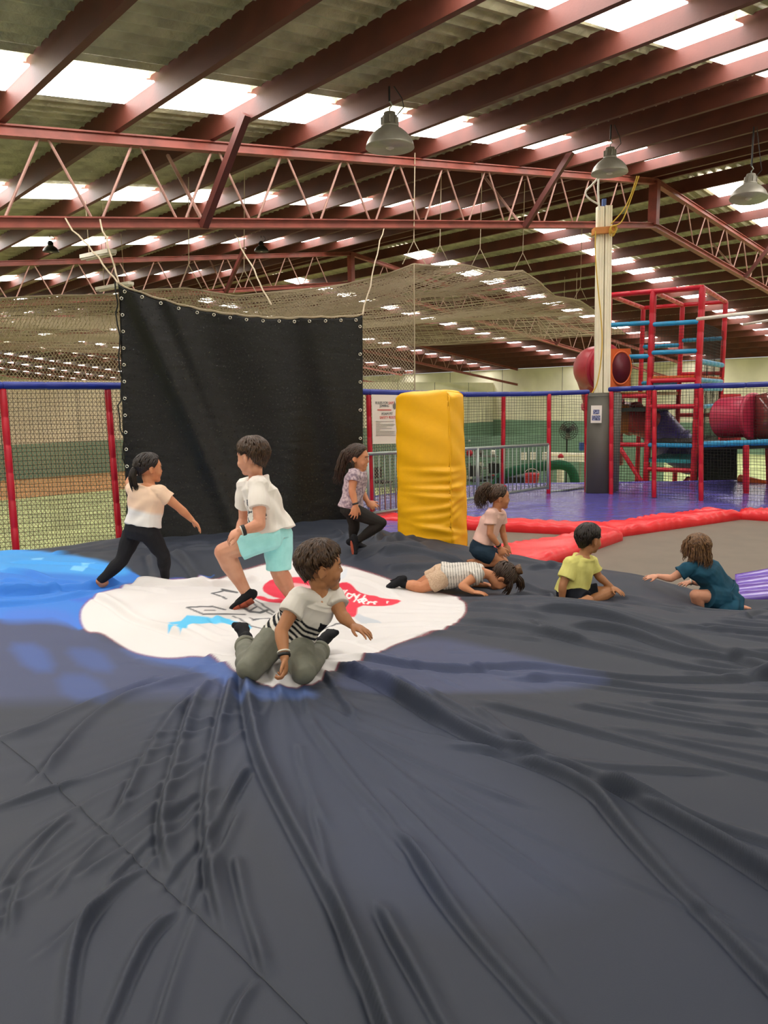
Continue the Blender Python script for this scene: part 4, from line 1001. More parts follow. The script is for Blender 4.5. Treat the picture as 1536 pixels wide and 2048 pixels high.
b = MB(); b.poly([P(1442, 788, 14.0), P(1482, 788, 14.2), P(1482, 890, 14.2), P(1442, 890, 14.0)], (0, .04, 0)); tag(b.build('crawl_tube_mount', M['redplain']), 'flat red mount plate that holds the pink crawl tube', 'panel')
AN = thing('crawl_deck', 'low crawl deck with sky blue edge rails right of the tower', 'play deck', P(1492, 1004, 12.4))
sleeve(P(1404, 889, 12.6), P(1600, 882, 12.2), .05, M['skyblue'], AN, 'edge_rail', .4); sleeve(P(1408, 995, 12.9), P(1486, 998, 12.6), .05, M['skyblue'], AN, 'edge_rail', .4)
sleeve(P(1492, 1030, 12.5), P(1492, 890, 12.4), .05, M['redpad'], AN, 'post', .4); sleeve(P(1540, 1020, 13.6), P(1536, 890, 13.6), .05, M['redpad'], AN, 'post', .4)
b = MB(); b.poly([P(1402, 893, 14.6), P(1474, 893, 14.5), P(1474, 1012, 14.5), P(1402, 1012, 14.6)], (0, .04, 0)); b.build('back_panel', M['darkpanel'], AN)
b = MB(); b.poly([P(1404, 893, 12.65), P(1600, 888, 12.25), P(1600, 878, 14.4), P(1404, 880, 14.6)], (0, 0, -.06)); b.build('deck', M['darkpanel'], AN)
tubeslide([P(1480, 956, 14.2), P(1500, 962, 14.0), P(1535, 970, 13.8)], .075, 'orange', 'foam_roller', 'orange foam roller lying under the crawl deck')

# ------------------------------------------------------------------ things beyond the middle fence
def wallseg(x0, x1, D, z1, m, name):
    p, q = P(x0, 870, D), P(x1, 870, D); b = MB(); b.beam(A(p[0], p[1], (z1 + FLOOR) / 2), A(q[0], q[1], (z1 + FLOOR) / 2), .08, z1 - FLOOR); return b.build(name, M[m])
PW = wallseg(690, 1330, 25.0, .07, 'dado', 'partition_wall'); tag(PW, 'low green partition wall behind the middle net fence', 'partition')
for k, x in enumerate((1048, 1066, 1090)):
    b = MB(); p = P(x, 912, 24.85); b.hexa(p, A(.09, 0, 0), A(0, .005, 0), A(0, 0, .13))
    tag(b.build('paper_sheet', M['paper']), ('white paper sheet on the green partition, leftmost of three', 'white paper sheet on the green partition, middle of three', 'white paper sheet on the green partition, next to the fourth red post')[k], 'paper', 'paper sheets on the partition')
FN = thing('pedestal_fan', 'large wire cage pedestal fan against the cream wall', 'fan', P(1137, 980, 24))
fc_ = P(1136, 861, 24.0)
b = MB()
for r in (.29, .22, .15, .08): b.tube([fc_ + A(math.cos(a) * r, -.1, math.sin(a) * r) for a in np.linspace(0, 2 * math.pi, 25)[:-1]], .008, 4, closed=True)
for a in np.linspace(0, 2 * math.pi, 25)[:-1]: b.tube([fc_ + A(math.cos(a) * .05, -.12, math.sin(a) * .05), fc_ + A(math.cos(a) * .29, -.1, math.sin(a) * .29), fc_ + A(math.cos(a) * .29, .05, math.sin(a) * .29)], .006, 4)
b.build('cage', M['black'], FN)
for a in (.5, 2.6, 4.7):
    b = MB(); d = A(math.cos(a), 0, math.sin(a)); e = A(-math.sin(a), .4, math.cos(a))
    b.slab(np.array([[fc_ + d * x + e * w * (.05 + .05 * x / .26) for w in (-1, 1)] for x in np.linspace(.04, .26, 5)]), (0, .006, 0)); b.build('blade', M['grey'], FN)
b = MB(); b.tube([fc_ + A(0, -.05, 0), fc_ + A(0, .15, 0)], .06, 12); b.build('motor', M['black'], FN)
b = MB(); b.tube([fc_ + A(0, .1, 0), A(fc_[0], fc_[1] + .1, FLOOR)], .025, 8); b.build('stand', M['black'], FN)
b = MB(); b.lathe(A(fc_[0], fc_[1] + .1, FLOOR), UZ, [(0, .25), (.03, .25), (.05, .05)], 20); b.build('base', M['black'], FN)
TB = thing('counter_table', 'pale counter table behind the fence left of the grey pad', 'table', P(1135, 985, 22))
p, q = P(1098, 908, 22.0), P(1170, 910, 22.4)
b = MB(); b.hexa((p + q) / 2, (q - p) / 2 + A(.1, 0, 0), A(0, .4, 0), A(0, 0, .03)); b.build('top', M['cream'], TB)
b = MB(); b.hexa((p + q) / 2 - A(0, .38, .1), (q - p) / 2 + A(.05, 0, 0), A(0, .01, 0), A(0, 0, .08)); b.build('cloth', M['white'], TB)
for x in (0.05, .95):
    for dy in (-.3, .3):
        c = p * (1 - x) + q * x + A(0, dy, 0); b = MB(); b.tube([c, A(c[0], c[1], FLOOR)], .03, 8); b.build('leg', M['zinc'], TB)
BO = thing('bollard_post', 'pale bollard with a red cap behind the fourth red fence post', 'bollard', P(1120, 985, 21))
c = P(1120, 985, 21.0); b = MB(); b.lathe(c, UZ, [(0, .13), (.02, .14), (.08, .1), (.9, .1), (.98, .085)], 16); b.build('shaft', M['cream'], BO, True)
b = MB(); b.lathe(c + A(0, 0, .98), UZ, [(0, .08), (.06, .08), (.12, .02)], 16); b.build('cap', M['redplain'], BO, True)
TN = thing('foam_arch', 'dark green foam arch lying across the floor behind the barrier', 'foam toy', P(1060, 960, 20.5))
curve([P(985, 985, 21), P(1000, 950, 20.8), P(1040, 938, 20.6), P(1090, 932, 20.4), P(1130, 928, 20.4), P(1148, 945, 20.4), P(1152, 985, 20.4)], .13, 'foam_tube', M['green'], TN, 14)
b = MB(); b.hexa(P(1030, 968, 21), A(.55, 0, 0), A(0, .3, 0), A(0, 0, .22)); b.build('body', M['darkpanel'], TN)
BN = thing('red_tub', 'round red tub standing behind the bars of the steel barrier', 'tub', P(1063, 978, 19.8))
c = P(1063, 972, 19.8); b = MB(); b.lathe(c, UZ, [(0, .13), (.02, .16), (.3, .2), (.32, .21), (.34, .2), (.32, .17)], 20); b.build('body', M['redplain'], BN, True)
b = MB(); b.tube([c + A(math.cos(a) * .2, 0, .3 + math.sin(a) * .16) for a in np.linspace(0, math.pi, 12)], .01, 6); b.build('handle', M['white'], BN)
def chair(x, y, D, rot, lab):
    T = thing('stacking_chair', lab, 'chair', P(x, y, D)); c = P(x, y, D); c = A(c[0], c[1], FLOOR); rz = Matrix.Rotation(rot, 3, 'Z')
    def Lc(a, d, z): return c + np.array(rz @ Vector((a, d, 0))) + A(0, 0, z)
    b = MB(); b.hexa(Lc(0, 0, .46), np.array(rz @ Vector((.23, 0, 0))), np.array(rz @ Vector((0, .22, 0))), A(0, 0, .025)); b.build('seat', M['black'], T)
    b = MB(); b.hexa(Lc(0, .23, .72), np.array(rz @ Vector((.21, 0, 0))), np.array(rz @ Vector((0, .015, 0))), A(0, 0, .16)); b.build('backrest', M['black'], T)
    for sx in (-.2, .2):
        for sy in (-.19, .21):
            b = MB(); b.tube([Lc(sx, sy, 0), Lc(sx, sy, .46 if sy < 0 else .88)], .014, 6); b.build('leg', M['zinc'], T)
chair(955, 1000, 22.6, .3, 'black stacking chair nearest the yellow pad behind the barrier'); chair(985, 1000, 23.4, -.4, 'black stacking chair beside the green foam arch, behind the barrier'); chair(765, 1010, 22.5, .8, 'black stacking chair behind the barrier left of the yellow pad')
SH = thing('storage_rack', 'grey wire storage rack of loose gear behind the barrier', 'rack', P(965, 990, 23.8))
c = P(962, 985, 24.0); c = A(c[0], c[1], FLOOR)
for sx in (-.5, .5):
    for sy in (-.2, .2):
        b = MB(); b.tube([c + A(sx, sy, 0), c + A(sx, sy, 1.1)], .018, 6); b.build('upright', M['zinc'], SH)
for z in (.3, .7, 1.08):
    b = MB(); b.hexa(c + A(0, 0, z), A(.52, 0, 0), A(0, .22, 0), A(0, 0, .015)); b.build('shelf', M['grey'], SH)
r3 = np.random.default_rng(11)
for k in range(9):
    z = (.32, .72, 1.1)[k % 3]; q = c + A(-.38 + .38 * (k // 3), r3.uniform(-.05, .05), z + .09); s = r3.uniform(.07, .11)
    b = MB(); b.blob(q, A(s, 0, 0), A(0, s, 0), A(0, 0, s), 12, 8)
    tag(b.build('gear_ball', M[('white', 'grey', 'redplain', 'zinc')[k % 4]], None, True), '%s ball on the %s shelf of the wire rack, %s' % (('white', 'grey', 'red', 'silver')[k % 4], ('bottom', 'middle', 'top')[k % 3], ('left end', 'in the middle', 'right end')[k // 3]), 'ball', 'balls on the wire rack')
b = MB(); b.hexa(P(1000, 986, 20.2), A(.75, 0, 0), A(0, .05, 0), A(0, 0, .03)); tag(b.build('yellow_beam', M['yellow']), 'low yellow balance beam on the turf behind the barrier', 'beam')
b = MB(); b.hexa(P(1163, 893, 22.3), A(.06, 0, 0), A(0, .06, 0), A(0, 0, .12)); tag(b.build('blue_tub', M['bottle_blue']), 'blue container on the pale counter table', 'container')
EXS = thing('exit_sign', 'small pale sign on the green partition above the barrier', 'sign', P(940, 880, 24.9))
b = MB(); b.hexa(P(940, 881, 24.88), A(.1, 0, 0), A(0, .01, 0), A(0, 0, .045)); b.build('plate', M['dado'], EXS)
b = MB(); b.hexa(P(939, 881, 24.86), A(.03, 0, 0), A(0, .004, 0), A(0, 0, .03)); b.build('symbol', M['white'], EXS)

# ------------------------------------------------------------------ children
def remesh(mb, voxel, smooth, name, m, parent, wrinkle=None, paintfn=None, flat=False):
    """melt overlapping closed shapes into one continuous surface"""
    me0 = mb.mesh(name + '_src'); ob = bpy.data.objects.new('tmp', me0); COL.objects.link(ob)
    md = ob.modifiers.new('r', 'REMESH'); md.mode = 'VOXEL'; md.voxel_size = voxel; md.use_smooth_shade = True
    if smooth:
        ms = ob.modifiers.new('s', 'SMOOTH'); ms.iterations = smooth; ms.factor = .5
    dg = bpy.context.evaluated_depsgraph_get(); me = bpy.data.meshes.new_from_object(ob.evaluated_get(dg))
    bpy.data.objects.remove(ob); bpy.data.meshes.remove(me0); me.name = name; me.materials.clear()
    n = len(me.vertices); co = np.empty(n * 3, np.float32); me.vertices.foreach_get('co', co); co = co.reshape(-1, 3).astype(float)
    if wrinkle:
        no = np.empty(n * 3, np.float32); me.vertex_normals.foreach_get('vector', no); no = no.reshape(-1, 3)
        amp, fr, ax = wrinkle; ax = unit(ax); t = co @ ax; a, b_ = frame_of(ax); u, w = co @ a, co @ b_
        h = np.sin(t * fr + 3 * np.sin(u * fr * .35) + 2 * np.sin(w * fr * .3)) * .6 + np.sin(t * fr * .45 + u * fr * .6 + 2 * np.sin(w * fr * .5)) * .6
        co = co + no * (amp * h)[:, None]; me.vertices.foreach_set('co', co.astype(np.float32).ravel()); me.update()
    if paintfn is not None:
        c = np.ones((n, 4), np.float32); c[:, :3] = paintfn(co)
        at = me.color_attributes.new('print', 'FLOAT_COLOR', 'POINT'); at.data.foreach_set('color', c.ravel())
    return link(me, name, m, parent, True)
def ball(b, c, r): b.blob(c, A(r, 0, 0), A(0, r, 0), A(0, 0, r), 12, 8)
def limb(b, pts, rads, n=12): b.tube(pts, rads, n, rnd=True)
def seg(p, q, prof):                           # points and radii along a bone: prof = (fraction, radius)
    return [p + (q - p) * f_ for f_, _ in prof], [r for _, r in prof]
def spine_rings(N, Pv, sh, hp, front, k, ext=0., hem=None, neck_r=.042, top=1.0, n=20, bend=None, hemflare=0.):
    """cross-sections of a trunk from the hips to the neck; ext lets cloth stand off the skin"""
    sl, sr = sh; hl, hr = hp; ax = unit(N - Pv); hs = np.linalg.norm(hr - hl) / 2; ss = np.linalg.norm(sr - sl) / 2
    prof = [(-.16, hs + .035 * k, .066 * k), (0, hs + .048 * k, .078 * k), (.15, hs + .040 * k, .076 * k), (.35, max(hs, ss * .8) + .012 * k, .070 * k), (.55, ss * .86 + .012 * k, .076 * k), (.72, ss * .95 + .012 * k, .076 * k), (.84, ss * 1.0 + .004 * k, .066 * k), (.92, ss * .74, .056 * k), (1.0, neck_r, neck_r)]
    R = []; la0, la1 = unit(hr - hl), unit(sr - sl); Ls = np.linalg.norm(N - Pv)
    for t, w, d in prof:
        if hem is not None and t < hem: continue
        if t > top: continue
        la = unit(la0 * (1 - np.clip(t, 0, 1)) + la1 * np.clip(t, 0, 1)); la = unit(la - ax * (la @ ax) * .6); dp = unit(np.cross(ax, la))
        c = Pv + (N - Pv) * t
        if t >= .84: c = c * .5 + ((sl + sr) / 2 + (N - (sl + sr) / 2) * ((t - .84) / .16)) * .5
        if bend is not None: c = c + bend * math.sin(math.pi * np.clip(t, 0, 1))
        hf_ = hemflare * np.clip(1 - t * 1.3, 0, 1); w, d = w + ext + hf_, d + ext * (1.1 if t > .1 else 1.4) + hf_
        ring = []
        for j in range(n):
            a = 2 * math.pi * j / n; ca, sa = math.cos(a), math.sin(a)
            sq = (abs(ca) ** 2.6 + abs(sa) ** 2.6) ** (-1 / 2.6)
            ring.append(c + la * w * ca * sq + dp * d * sa * sq)
        R.append(ring)
    return R
def headframe(c, H, fwd, up):
    fw = unit(fwd); up = np.asarray(up, float); up = unit(up - fw * (up @ fw)); rt = np.cross(fw, up)
    return lambda r, f_, u: c + H * (r * rt + f_ * fw + u * up), rt, fw, up
def add_head(b, hf, H, open_mouth=False):
    L, rt, fw, up = hf
    def e(p, r): b.blob(L(*p), rt * H * r[0], fw * H * r[1], up * H * r[2], 22, 14)
    e((0, -.05, .12), (.355, .45, .375)); e((0, .12, -.05), (.315, .30, .40)); e((0, .17, -.26), (.25, .22, .20))
    e((0, .27, -.40), (.12, .12, .10)); e((.16, .25, -.16), (.14, .13, .14)); e((-.16, .25, -.16), (.14, .13, .14))
    e((0, .30, .12), (.24, .10, .14)); e((.0, -.02, -.30), (.22, .26, .22))
    limb(b, [L(0, .375, .03), L(0, .405, -.05), L(0, .428, -.105)], [.030 * H, .038 * H, .045 * H]); ball(b, L(.042, .395, -.12), .034 * H); ball(b, L(-.042, .395, -.12), .034 * H)
    if open_mouth:
        limb(b, [L(-.09, .345, -.20), L(0, .395, -.195), L(.09, .345, -.20)], .030 * H, 8); limb(b, [L(-.07, .32, -.36), L(0, .365, -.365), L(.07, .32, -.36)], .034 * H, 8); e((0, .28, -.44), (.12, .12, .09))
    else:
        limb(b, [L(-.10, .335, -.235), L(0, .395, -.235), L(.10, .335, -.235)], .028 * H, 8); limb(b, [L(-.08, .34, -.275), L(0, .385, -.28), L(.08, .34, -.275)], .030 * H, 8)
    for s in (-1, 1):
        b.blob(L(.355 * s, -.04, -.05), rt * H * .045, fw * H * .085 + rt * H * -.05 * s, up * H * .13, 12, 8)
        b.tube([L((.375 + .03 * abs(math.sin(a))) * s, -.05 - .085 * math.cos(a) , -.05 + .125 * math.sin(a)) for a in np.linspace(-1.2, 2.6, 12)], .018 * H, 6, rnd=True)
def face_parts(T, hf, H, m_brow, open_mouth=False, smile=True):
    L, rt, fw, up = hf
    for s in (-1, 1):
        b = MB(); b.blob(L(.140 * s, .335, .0), rt * H * .052, fw * H * .046, up * H * .034, 14, 10); ey = b.build('eye', M['eyewhite'], T, True)
        b = MB(); b.blob(L(.145 * s, .364, .0), rt * H * .030, fw * H * .020, up * H * .030, 12, 8); b.build('iris', M['iris'], ey, True).location = (0, 0, 0)
        b = MB(); limb(b, [L(.07 * s, .402, .085), L(.15 * s, .392, .105), L(.24 * s, .335, .085)], [.014 * H, .017 * H, .010 * H], 7); b.build('eyebrow', m_brow, T, True)
    b = MB()
    if open_mouth: b.blob(L(0, .345, -.28), rt * H * .12, fw * H * .068, up * H * .085, 14, 10)
    else: limb(b, [L(-.10, .352, -.255), L(0, .408, -.257), L(.10, .352, -.255)], [.010 * H, .016 * H, .010 * H], 7)
    b.build('mouth', M['mouth'] if open_mouth else M['lips'], T, True)
def scalp(hf, H, az, pol, grow=0.):            # az: 0 front, pi back; pol: 0 crown
    L, rt, fw, up = hf
    sx, sy, sz = .365 + grow, .465 + grow, .395 + grow
    if pol > 1.745:                             # below the widest line the scalp runs down to the nape
        x = (pol - 1.745) / .873; rr_ = .985 * (1 - .36 * x)
        return L(sx * rr_ * math.sin(az), -.05 + sy * rr_ * math.cos(az), .12 - sz * .174 - x * .46)
    return L(sx * math.sin(pol) * math.sin(az), -.05 + sy * math.sin(pol) * math.cos(az), .12 + sz * math.cos(pol))
def hair_end(az, style):
    a = abs((az + math.pi) % (2 * math.pi) - math.pi)
    if style == 'boy': k = [(0, 60), (35, 63), (58, 76), (74, 102), (88, 92), (104, 100), (122, 126), (150, 138), (180, 140)]
    else: k = [(0, 50), (40, 58), (62, 84), (80, 108), (100, 106), (120, 120), (150, 132), (180, 134)]
    return math.radians(np.interp(math.degrees(a), [x for x, _ in k], [y for _, y in k]))
def hair(T, hf, H, style, m, n=300, thick=.055, seed=0, back=None, fringe=0.0, lift=.02, droop=None, mess=.05):
    """scalp cap under several hundred overlapping tapered locks"""
    r = np.random.default_rng(seed); b = MB(); L, rt, fw, up = hf
    R = []
    for i in range(9):
        f_ = (i + .3) / 8.3
        R.append([scalp(hf, H, az, hair_end(az, style) * min(1, f_) * .99, .004 + lift * .7 * (1 - f_ ** 3)) for az in np.linspace(0, 2 * math.pi, 41)[:-1]])
    R.append([scalp(hf, H, az, hair_end(az, style) * .97, -.06) for az in np.linspace(0, 2 * math.pi, 41)[:-1]])
    b.rings(R)
    for i in range(n):
        az = r.uniform(-math.pi, math.pi); e = hair_end(az, style); p0 = e * r.beta(1.1, 1.0) * .9; p1 = min(e * r.uniform(.98, 1.06), p0 + r.uniform(.45, .95))
        tw = r.normal(0, .22); pts = []; rad = []; nn = 7
        for j in range(nn):
            x = j / (nn - 1); p = p0 + (p1 - p0) * x
            ed = max(0., 1 - (p / e) ** 2); g = -.004 + .020 * min(1, ed * 3) + lift * ed ** .7 + .016 * math.sin(x * math.pi) * min(1, ed * 2) + r.uniform(0, mess) * (.3 + .7 * x) * .6 * min(1, ed * 2.5 + (.35 if abs(az) < .9 else .05))
            if back is not None:
                az2 = az + (back - az if abs(back - az) < math.pi else back - az - math.copysign(2 * math.pi, back - az)) * .25 * x
            else: az2 = az + tw * x
            q = scalp(hf, H, az2, max(p, .05), g)
            if fringe and abs(az) < .9: q = q + H * (fw * fringe * x ** 2 * .6)
            pts.append(q); rad.append(H * thick * (.40 + .50 * math.sin(math.pi * min(1, .25 + x * .75))) * (1 - .85 * x ** 2) * (.45 + .55 * min(1, ed * 2.2)))
        b.tube(pts, rad, 6)
    return b.build('hair', m, T, True, fix=False)
def strands(T, name, m, path, spread0, spread1, n, r0, seed=0, curl=0., taper=.2, parent_b=None):
    """a bundle of long locks that follow a path"""
    r = np.random.default_rng(seed); b = parent_b or MB(); path = np.array(path, float); Lp = np.r_[0, np.cumsum(np.linalg.norm(np.diff(path, axis=0), axis=1))]; Lp /= Lp[-1]
    for i in range(n):
        o = r.normal(0, 1, 3); o /= max(1, np.linalg.norm(o)); ph = r.uniform(0, 6.3); pts = []; rad = []; ln = r.uniform(.75, 1.0)
        for x in np.linspace(0, ln, 16):
            c = np.array([np.interp(x, Lp, path[:, k]) for k in range(3)]); s = spread0 + (spread1 - spread0) * math.sin(min(1, x * 1.3) * math.pi / 2)
            pts.append(c + o * s + curl * A(math.cos(ph + x * 22), math.sin(ph + x * 22), math.sin(ph * 2 + x * 18)) * x); rad.append(r0 * (1 - (1 - taper) * (x / ln) ** 1.5) * (.5 + min(.5, x * 4)))
        b.tube(pts, rad, 6)
    return b if parent_b else b.build(name, m, T, True, fix=False)
def hand(b, wr, d, palm, k, side, curl=.5, spread=.12, thumb=.7):
    """five-fingered hand: wrist, pointing direction, palm-facing normal, side = where the thumb is (+1 / -1 across)"""
    d = unit(d); palm = unit(palm - d * (np.asarray(palm) @ d)); ac = np.cross(d, palm) * side; L = .125 * k
    b.blob(wr + d * L * .27, ac * L * .30, palm * L * .125, d * L * .34, 14, 9); b.blob(wr + d * L * .42 + ac * L * .02, ac * L * .29, palm * L * .10, d * L * .16, 12, 8)
    for i, (o, ln) in enumerate(((.24, .42), (.085, .47), (-.075, .44), (-.22, .35))):
        p = wr + d * L * (.52 - .04 * abs(i - 1.2)) + ac * L * o; dr = unit(d + ac * (o * 2.6 * spread / .24 * .5)); pts = [p - dr * L * .10, p]; c = curl * (1 + .12 * i); a = 0
        for ph in (.44, .32, .24):
            a += c * (.7 if ph == .44 else 1.); pts.append(pts[-1] + (dr * math.cos(a) + palm * math.sin(a)) * L * ln * ph)
        limb(b, pts, [.064 * L, .064 * L, .058 * L, .052 * L, .045 * L], 8)
    p = wr + d * L * .12 + ac * L * .20; dr = unit(d * .75 + ac * thumb + palm * .35); q = p + dr * L * .24; e = q + unit(dr + d * .35) * L * .18
    limb(b, [p - dr * L * .05, p, q, e, e + unit(d + dr * .5) * L * .09], [.075 * L, .085 * L, .07 * L, .06 * L, .048 * L], 8)
def foot(b, an, toe, sole, k, ext=0.):
    """ankle, toe direction, sole-facing normal"""
    d = unit(toe); s = unit(np.asarray(sole) - d * (np.asarray(sole) @ d)); a = np.cross(d, s); L = .165 * k
    limb(b, [an, an + s * .030 * k - d * .012 * k], [.028 * k + ext, .031 * k + ext])
    b.blob(an + s * .032 * k - d * .018 * k, a * (.028 * k + ext), d * (.036 * k + ext), s * (.028 * k + ext), 12, 8)
    limb(b, [an + s * .028 * k, an + s * .040 * k + d * L * .40], [.028 * k + ext, .026 * k + ext])
    b.blob(an + s * .046 * k + d * L * .48, a * (.037 * k + ext), d * (.055 * k + ext), s * (.020 * k + ext), 14, 8)
    for i in range(5): ball(b, an + s * .050 * k + d * (L * .74 - abs(i - 1.5) * .006 * k) + a * (i - 2) * .0145 * k, (.0125 if i else .015) * k + ext * .6)
def arm_skin(b, sh, el, wr, k):
    limb(b, *seg(sh, el, ((0, .041 * k), (.35, .038 * k), (.8, .031 * k), (1, .030 * k)))); limb(b, *seg(el, wr, ((0, .030 * k), (.25, .032 * k), (.7, .024 * k), (1, .0205 * k))))
def leg_skin(b, hip, kn, an, k):
    limb(b, *seg(hip, kn, ((0, .068 * k), (.4, .060 * k), (.85, .046 * k), (1, .044 * k)))); limb(b, *seg(kn, an, ((0, .043 * k), (.3, .047 * k), (.75, .032 * k), (1, .027 * k))))
def sleeves(b, sh, el, k, frac, ext=.014, flare=.008):
    q = sh + (el - sh) * frac; b.tube([sh + (sh - el) * .05, sh + (q - sh) * .5, q], [.041 * k + ext, .041 * k + ext, .039 * k + ext + flare], 16)
def band(T, p, d, r, w, m, name='wristband'):
    d = unit(d); b = MB(); b.lathe(p, d, [(-w / 2, r * .9), (-w / 2, r + .003), (0, r + .0045), (w / 2, r + .003), (w / 2, r * .9)], 24); return b.build(name, m, T, True)
def skinmat(name, c, c2): return mat(name, c, .5, var=.1, vscale=9, bump=.05, bscale=120, bdist=.002, col2=c2, spec=.35)
M['skin1'] = skinmat('warm_skin', '#c68863', '#bd7c58'); M['skin2'] = skinmat('fair_skin', '#d49a7e', '#c98b6e'); M['skin3'] = skinmat('olive_skin', '#b07a55', '#a56f4b'); M['skin4'] = skinmat('light_skin', '#cf9373', '#c48565')
M['eyewhite'] = mat('eye_white', '#e4dcd6', .3); M['iris'] = mat('dark_iris', '#20140e', .2); M['mouth'] = mat('open_mouth', '#4a1c1a', .5); M['lips'] = mat('lips', '#a45a4e', .5)
def hairmat(n_, c, c2): return mat(n_, c, .42, var=.3, vscale=60, col2=c2, spec=.4)
M['hair_black'] = hairmat('black_hair', '#17100d', '#241812'); M['hair_brown'] = hairmat('brown_hair', '#2e1d11', '#49321f'); M['hair_dark'] = hairmat('dark_brown_hair', '#2a1b12', '#3c281a'); M['hair_mid'] = hairmat('mid_brown_hair', '#4d3322', '#7b5837')
def cloth(n_, c, c2=None, **kw): return mat(n_, c, .8, var=.06, vscale=14, col2=c2, bump=.08, bscale=350, bdist=.002, spec=.2, **kw)
M['tee_white'] = cloth('white_jersey', '#e6ded6'); M['print'] = mat('printed_jersey', '#e0d8d0', .8, attr='print', bump=.08, bscale=350, bdist=.002, spec=.2)
M['legging'] = cloth('black_legging', '#1c1c20'); M['aqua'] = cloth('aqua_shorts', '#aef0f0', '#a2e6e6'); M['sock'] = cloth('black_sock', '#16161a'); M['sole'] = cloth('orange_grip_sole', '#9a4b38')
M['olive'] = cloth('grey_green_trousers', '#77776b', '#6a6b60'); M['floral'] = mat('floral_jersey', '#c9b4b8', .8, col2='#7d6a78', vscale=42, detail=3, bump=.08, bscale=300, bdist=.002); M['pinktee'] = cloth('pale_pink_jersey', '#e2b9ac')
M['denim'] = cloth('dark_denim', '#27394a', '#1f2f3e'); M['lace'] = mat('beige_lace', '#c9ad92', .85, col2='#b3967c', vscale=120, bump=.3, bscale=120, bdist=.004); M['yellowtee'] = cloth('pale_yellow_jersey', '#d9d27e', '#d0c873')
M['navy'] = cloth('navy_shorts', '#14161f'); M['teal_dress'] = cloth('teal_blue_dress', '#1f4c62', '#1a4256'); M['redbow'] = cloth('red_bow', '#b01c2c'); M['charcoal'] = cloth('charcoal_legging', '#25221f')

def person(label, hc, H, fwd, up, N, Pv, sh, hp, front, k, skin, open_mouth=False, brow='hair_dark'):
    T = thing('person', label, 'person', A(Pv[0], Pv[1], zpil(Pv[0], Pv[1])))
    b = MB(); hf = headframe(hc, H, fwd, up); add_head(b, hf, H, open_mouth)
    L = hf[0]
    limb(b, [N - unit(N - Pv) * .03, N, L(0, -.08, -.26)], [.037 * k, .040 * k, .041 * k])
    b.rings(spine_rings(N, Pv, sh, hp, front, k))
    return T, b, hf
def tee(T, name, m, N, Pv, sh, hp, front, k, arms, frac=.55, hem=-.02, ext=.014, wr=(.006, 48), paintfn=None, bend=None, neck=.058, flare=.006, hemflare=.006, vox=.005):
    b = MB(); b.rings(spine_rings(N - unit(N - Pv) * .012, Pv, sh, hp, front, k, ext, hem, neck, bend=bend, hemflare=hemflare))
    an_ = unit(N - Pv); la_ = unit(sh[1] - sh[0]); b.blob(N - an_ * .062 * k, la_ * (.066 * k + ext), np.cross(an_, la_) * (.058 * k + ext), an_ * .055 * k, 16, 10); b.blob(N - an_ * .10 * k, la_ * (.075 * k + ext), np.cross(an_, la_) * (.074 * k + ext), an_ * .06 * k, 16, 10)
    for s, e in arms:
        sleeves(b, s, e, k, frac, ext - .002, flare); ball(b, s, .041 * k + ext * .85)
        limb(b, [N - unit(N - Pv) * .035 * k + (s - N) * .18, s], [.040 * k + ext * .8, .041 * k + ext])
    return remesh(b, vox, 3, name, m, T, (wr[0], wr[1], unit(N - Pv) + A(.2, .1, 0)), paintfn)

# --- girl in black leggings, striding away to the right (left of the pillow)
D = 5.45; k = 1.0
sl, sr = P(268, 981, D + .10), P(322, 985, D - .06); N = P(299, 968, D + .02); Pv = P(283, 1064, D); hl, hr = P(265, 1068, D + .06), P(301, 1070, D - .05)
kl, al = P(243, 1122, D - .02), P(199, 1163, D - .1); kr, ar = P(327, 1112, D - .04), P(331, 1158, D + .1)
el, wl = P(258, 966, D + .26), P(270, 944, D + .30); er, wr_ = P(360, 1017, D - .02), P(384, 1040, D + .02)
T, b, hf = person('girl in cream top and black leggings running, one arm raised', P(299, 937, D + .04), .205, (.80, .58, -.05), (-.05, 0, 1), N, Pv, (sl, sr), (hl, hr), None, k, 'skin1')
arm_skin(b, sl, el, wl, k); hand(b, wl, P(274, 928, D + .31) - wl, A(1, -.2, 0), k, 1, .5)
arm_skin(b, sr, er, wr_, k); hand(b, wr_, P(400, 1056, D + .04) - wr_, A(-.5, -.3, -.8), k, 1, .25, .16)
leg_skin(b, hl, kl, al, k); leg_skin(b, hr, kr, ar, k); foot(b, al, P(180, 1173, D - .12) - al, A(.3, .5, -.8), k); foot(b, ar, A(.8, .5, -.1), A(0, .1, -1), k)
remesh(b, .0050, 3, 'body', M['skin1'], T); face_parts(T, hf, .205, M['hair_black'])
def two(c):
    t = (c - Pv) @ unit(N - Pv) / np.linalg.norm(N - Pv); w = np.clip((t - .42) / .08, 0, 1)[:, None]; return np.array(lin('#e0dcd8')) * (1 - w) + np.array(lin('#e2c2a8')) * w
tee(T, 'top', M['print'], N, Pv, (sl, sr), (hl, hr), None, k, ((sl, el), (sr, er)), .42, .10, .012, paintfn=two)
b = MB(); b.rings(spine_rings(N, Pv, (sl, sr), (hl, hr), None, k, .007, None, top=.2))
for h, kn, an in ((hl, kl, al), (hr, kr, ar)): b.tube(*[x for x in seg(h, kn, ((0, .075 * k), (.4, .066 * k), (.85, .052 * k), (1, .049 * k)))], 14, rnd=True); limb(b, *seg(kn, an - (an - kn) * .06, ((0, .049 * k), (.3, .051 * k), (.75, .037 * k), (1, .032 * k))))
remesh(b, .0055, 3, 'leggings', M['legging'], T, (.002, 70, A(0, 0, 1)))
hair(T, hf, .205, 'girl', M['hair_black'], 420, .042, 1, back=math.pi, mess=.03)
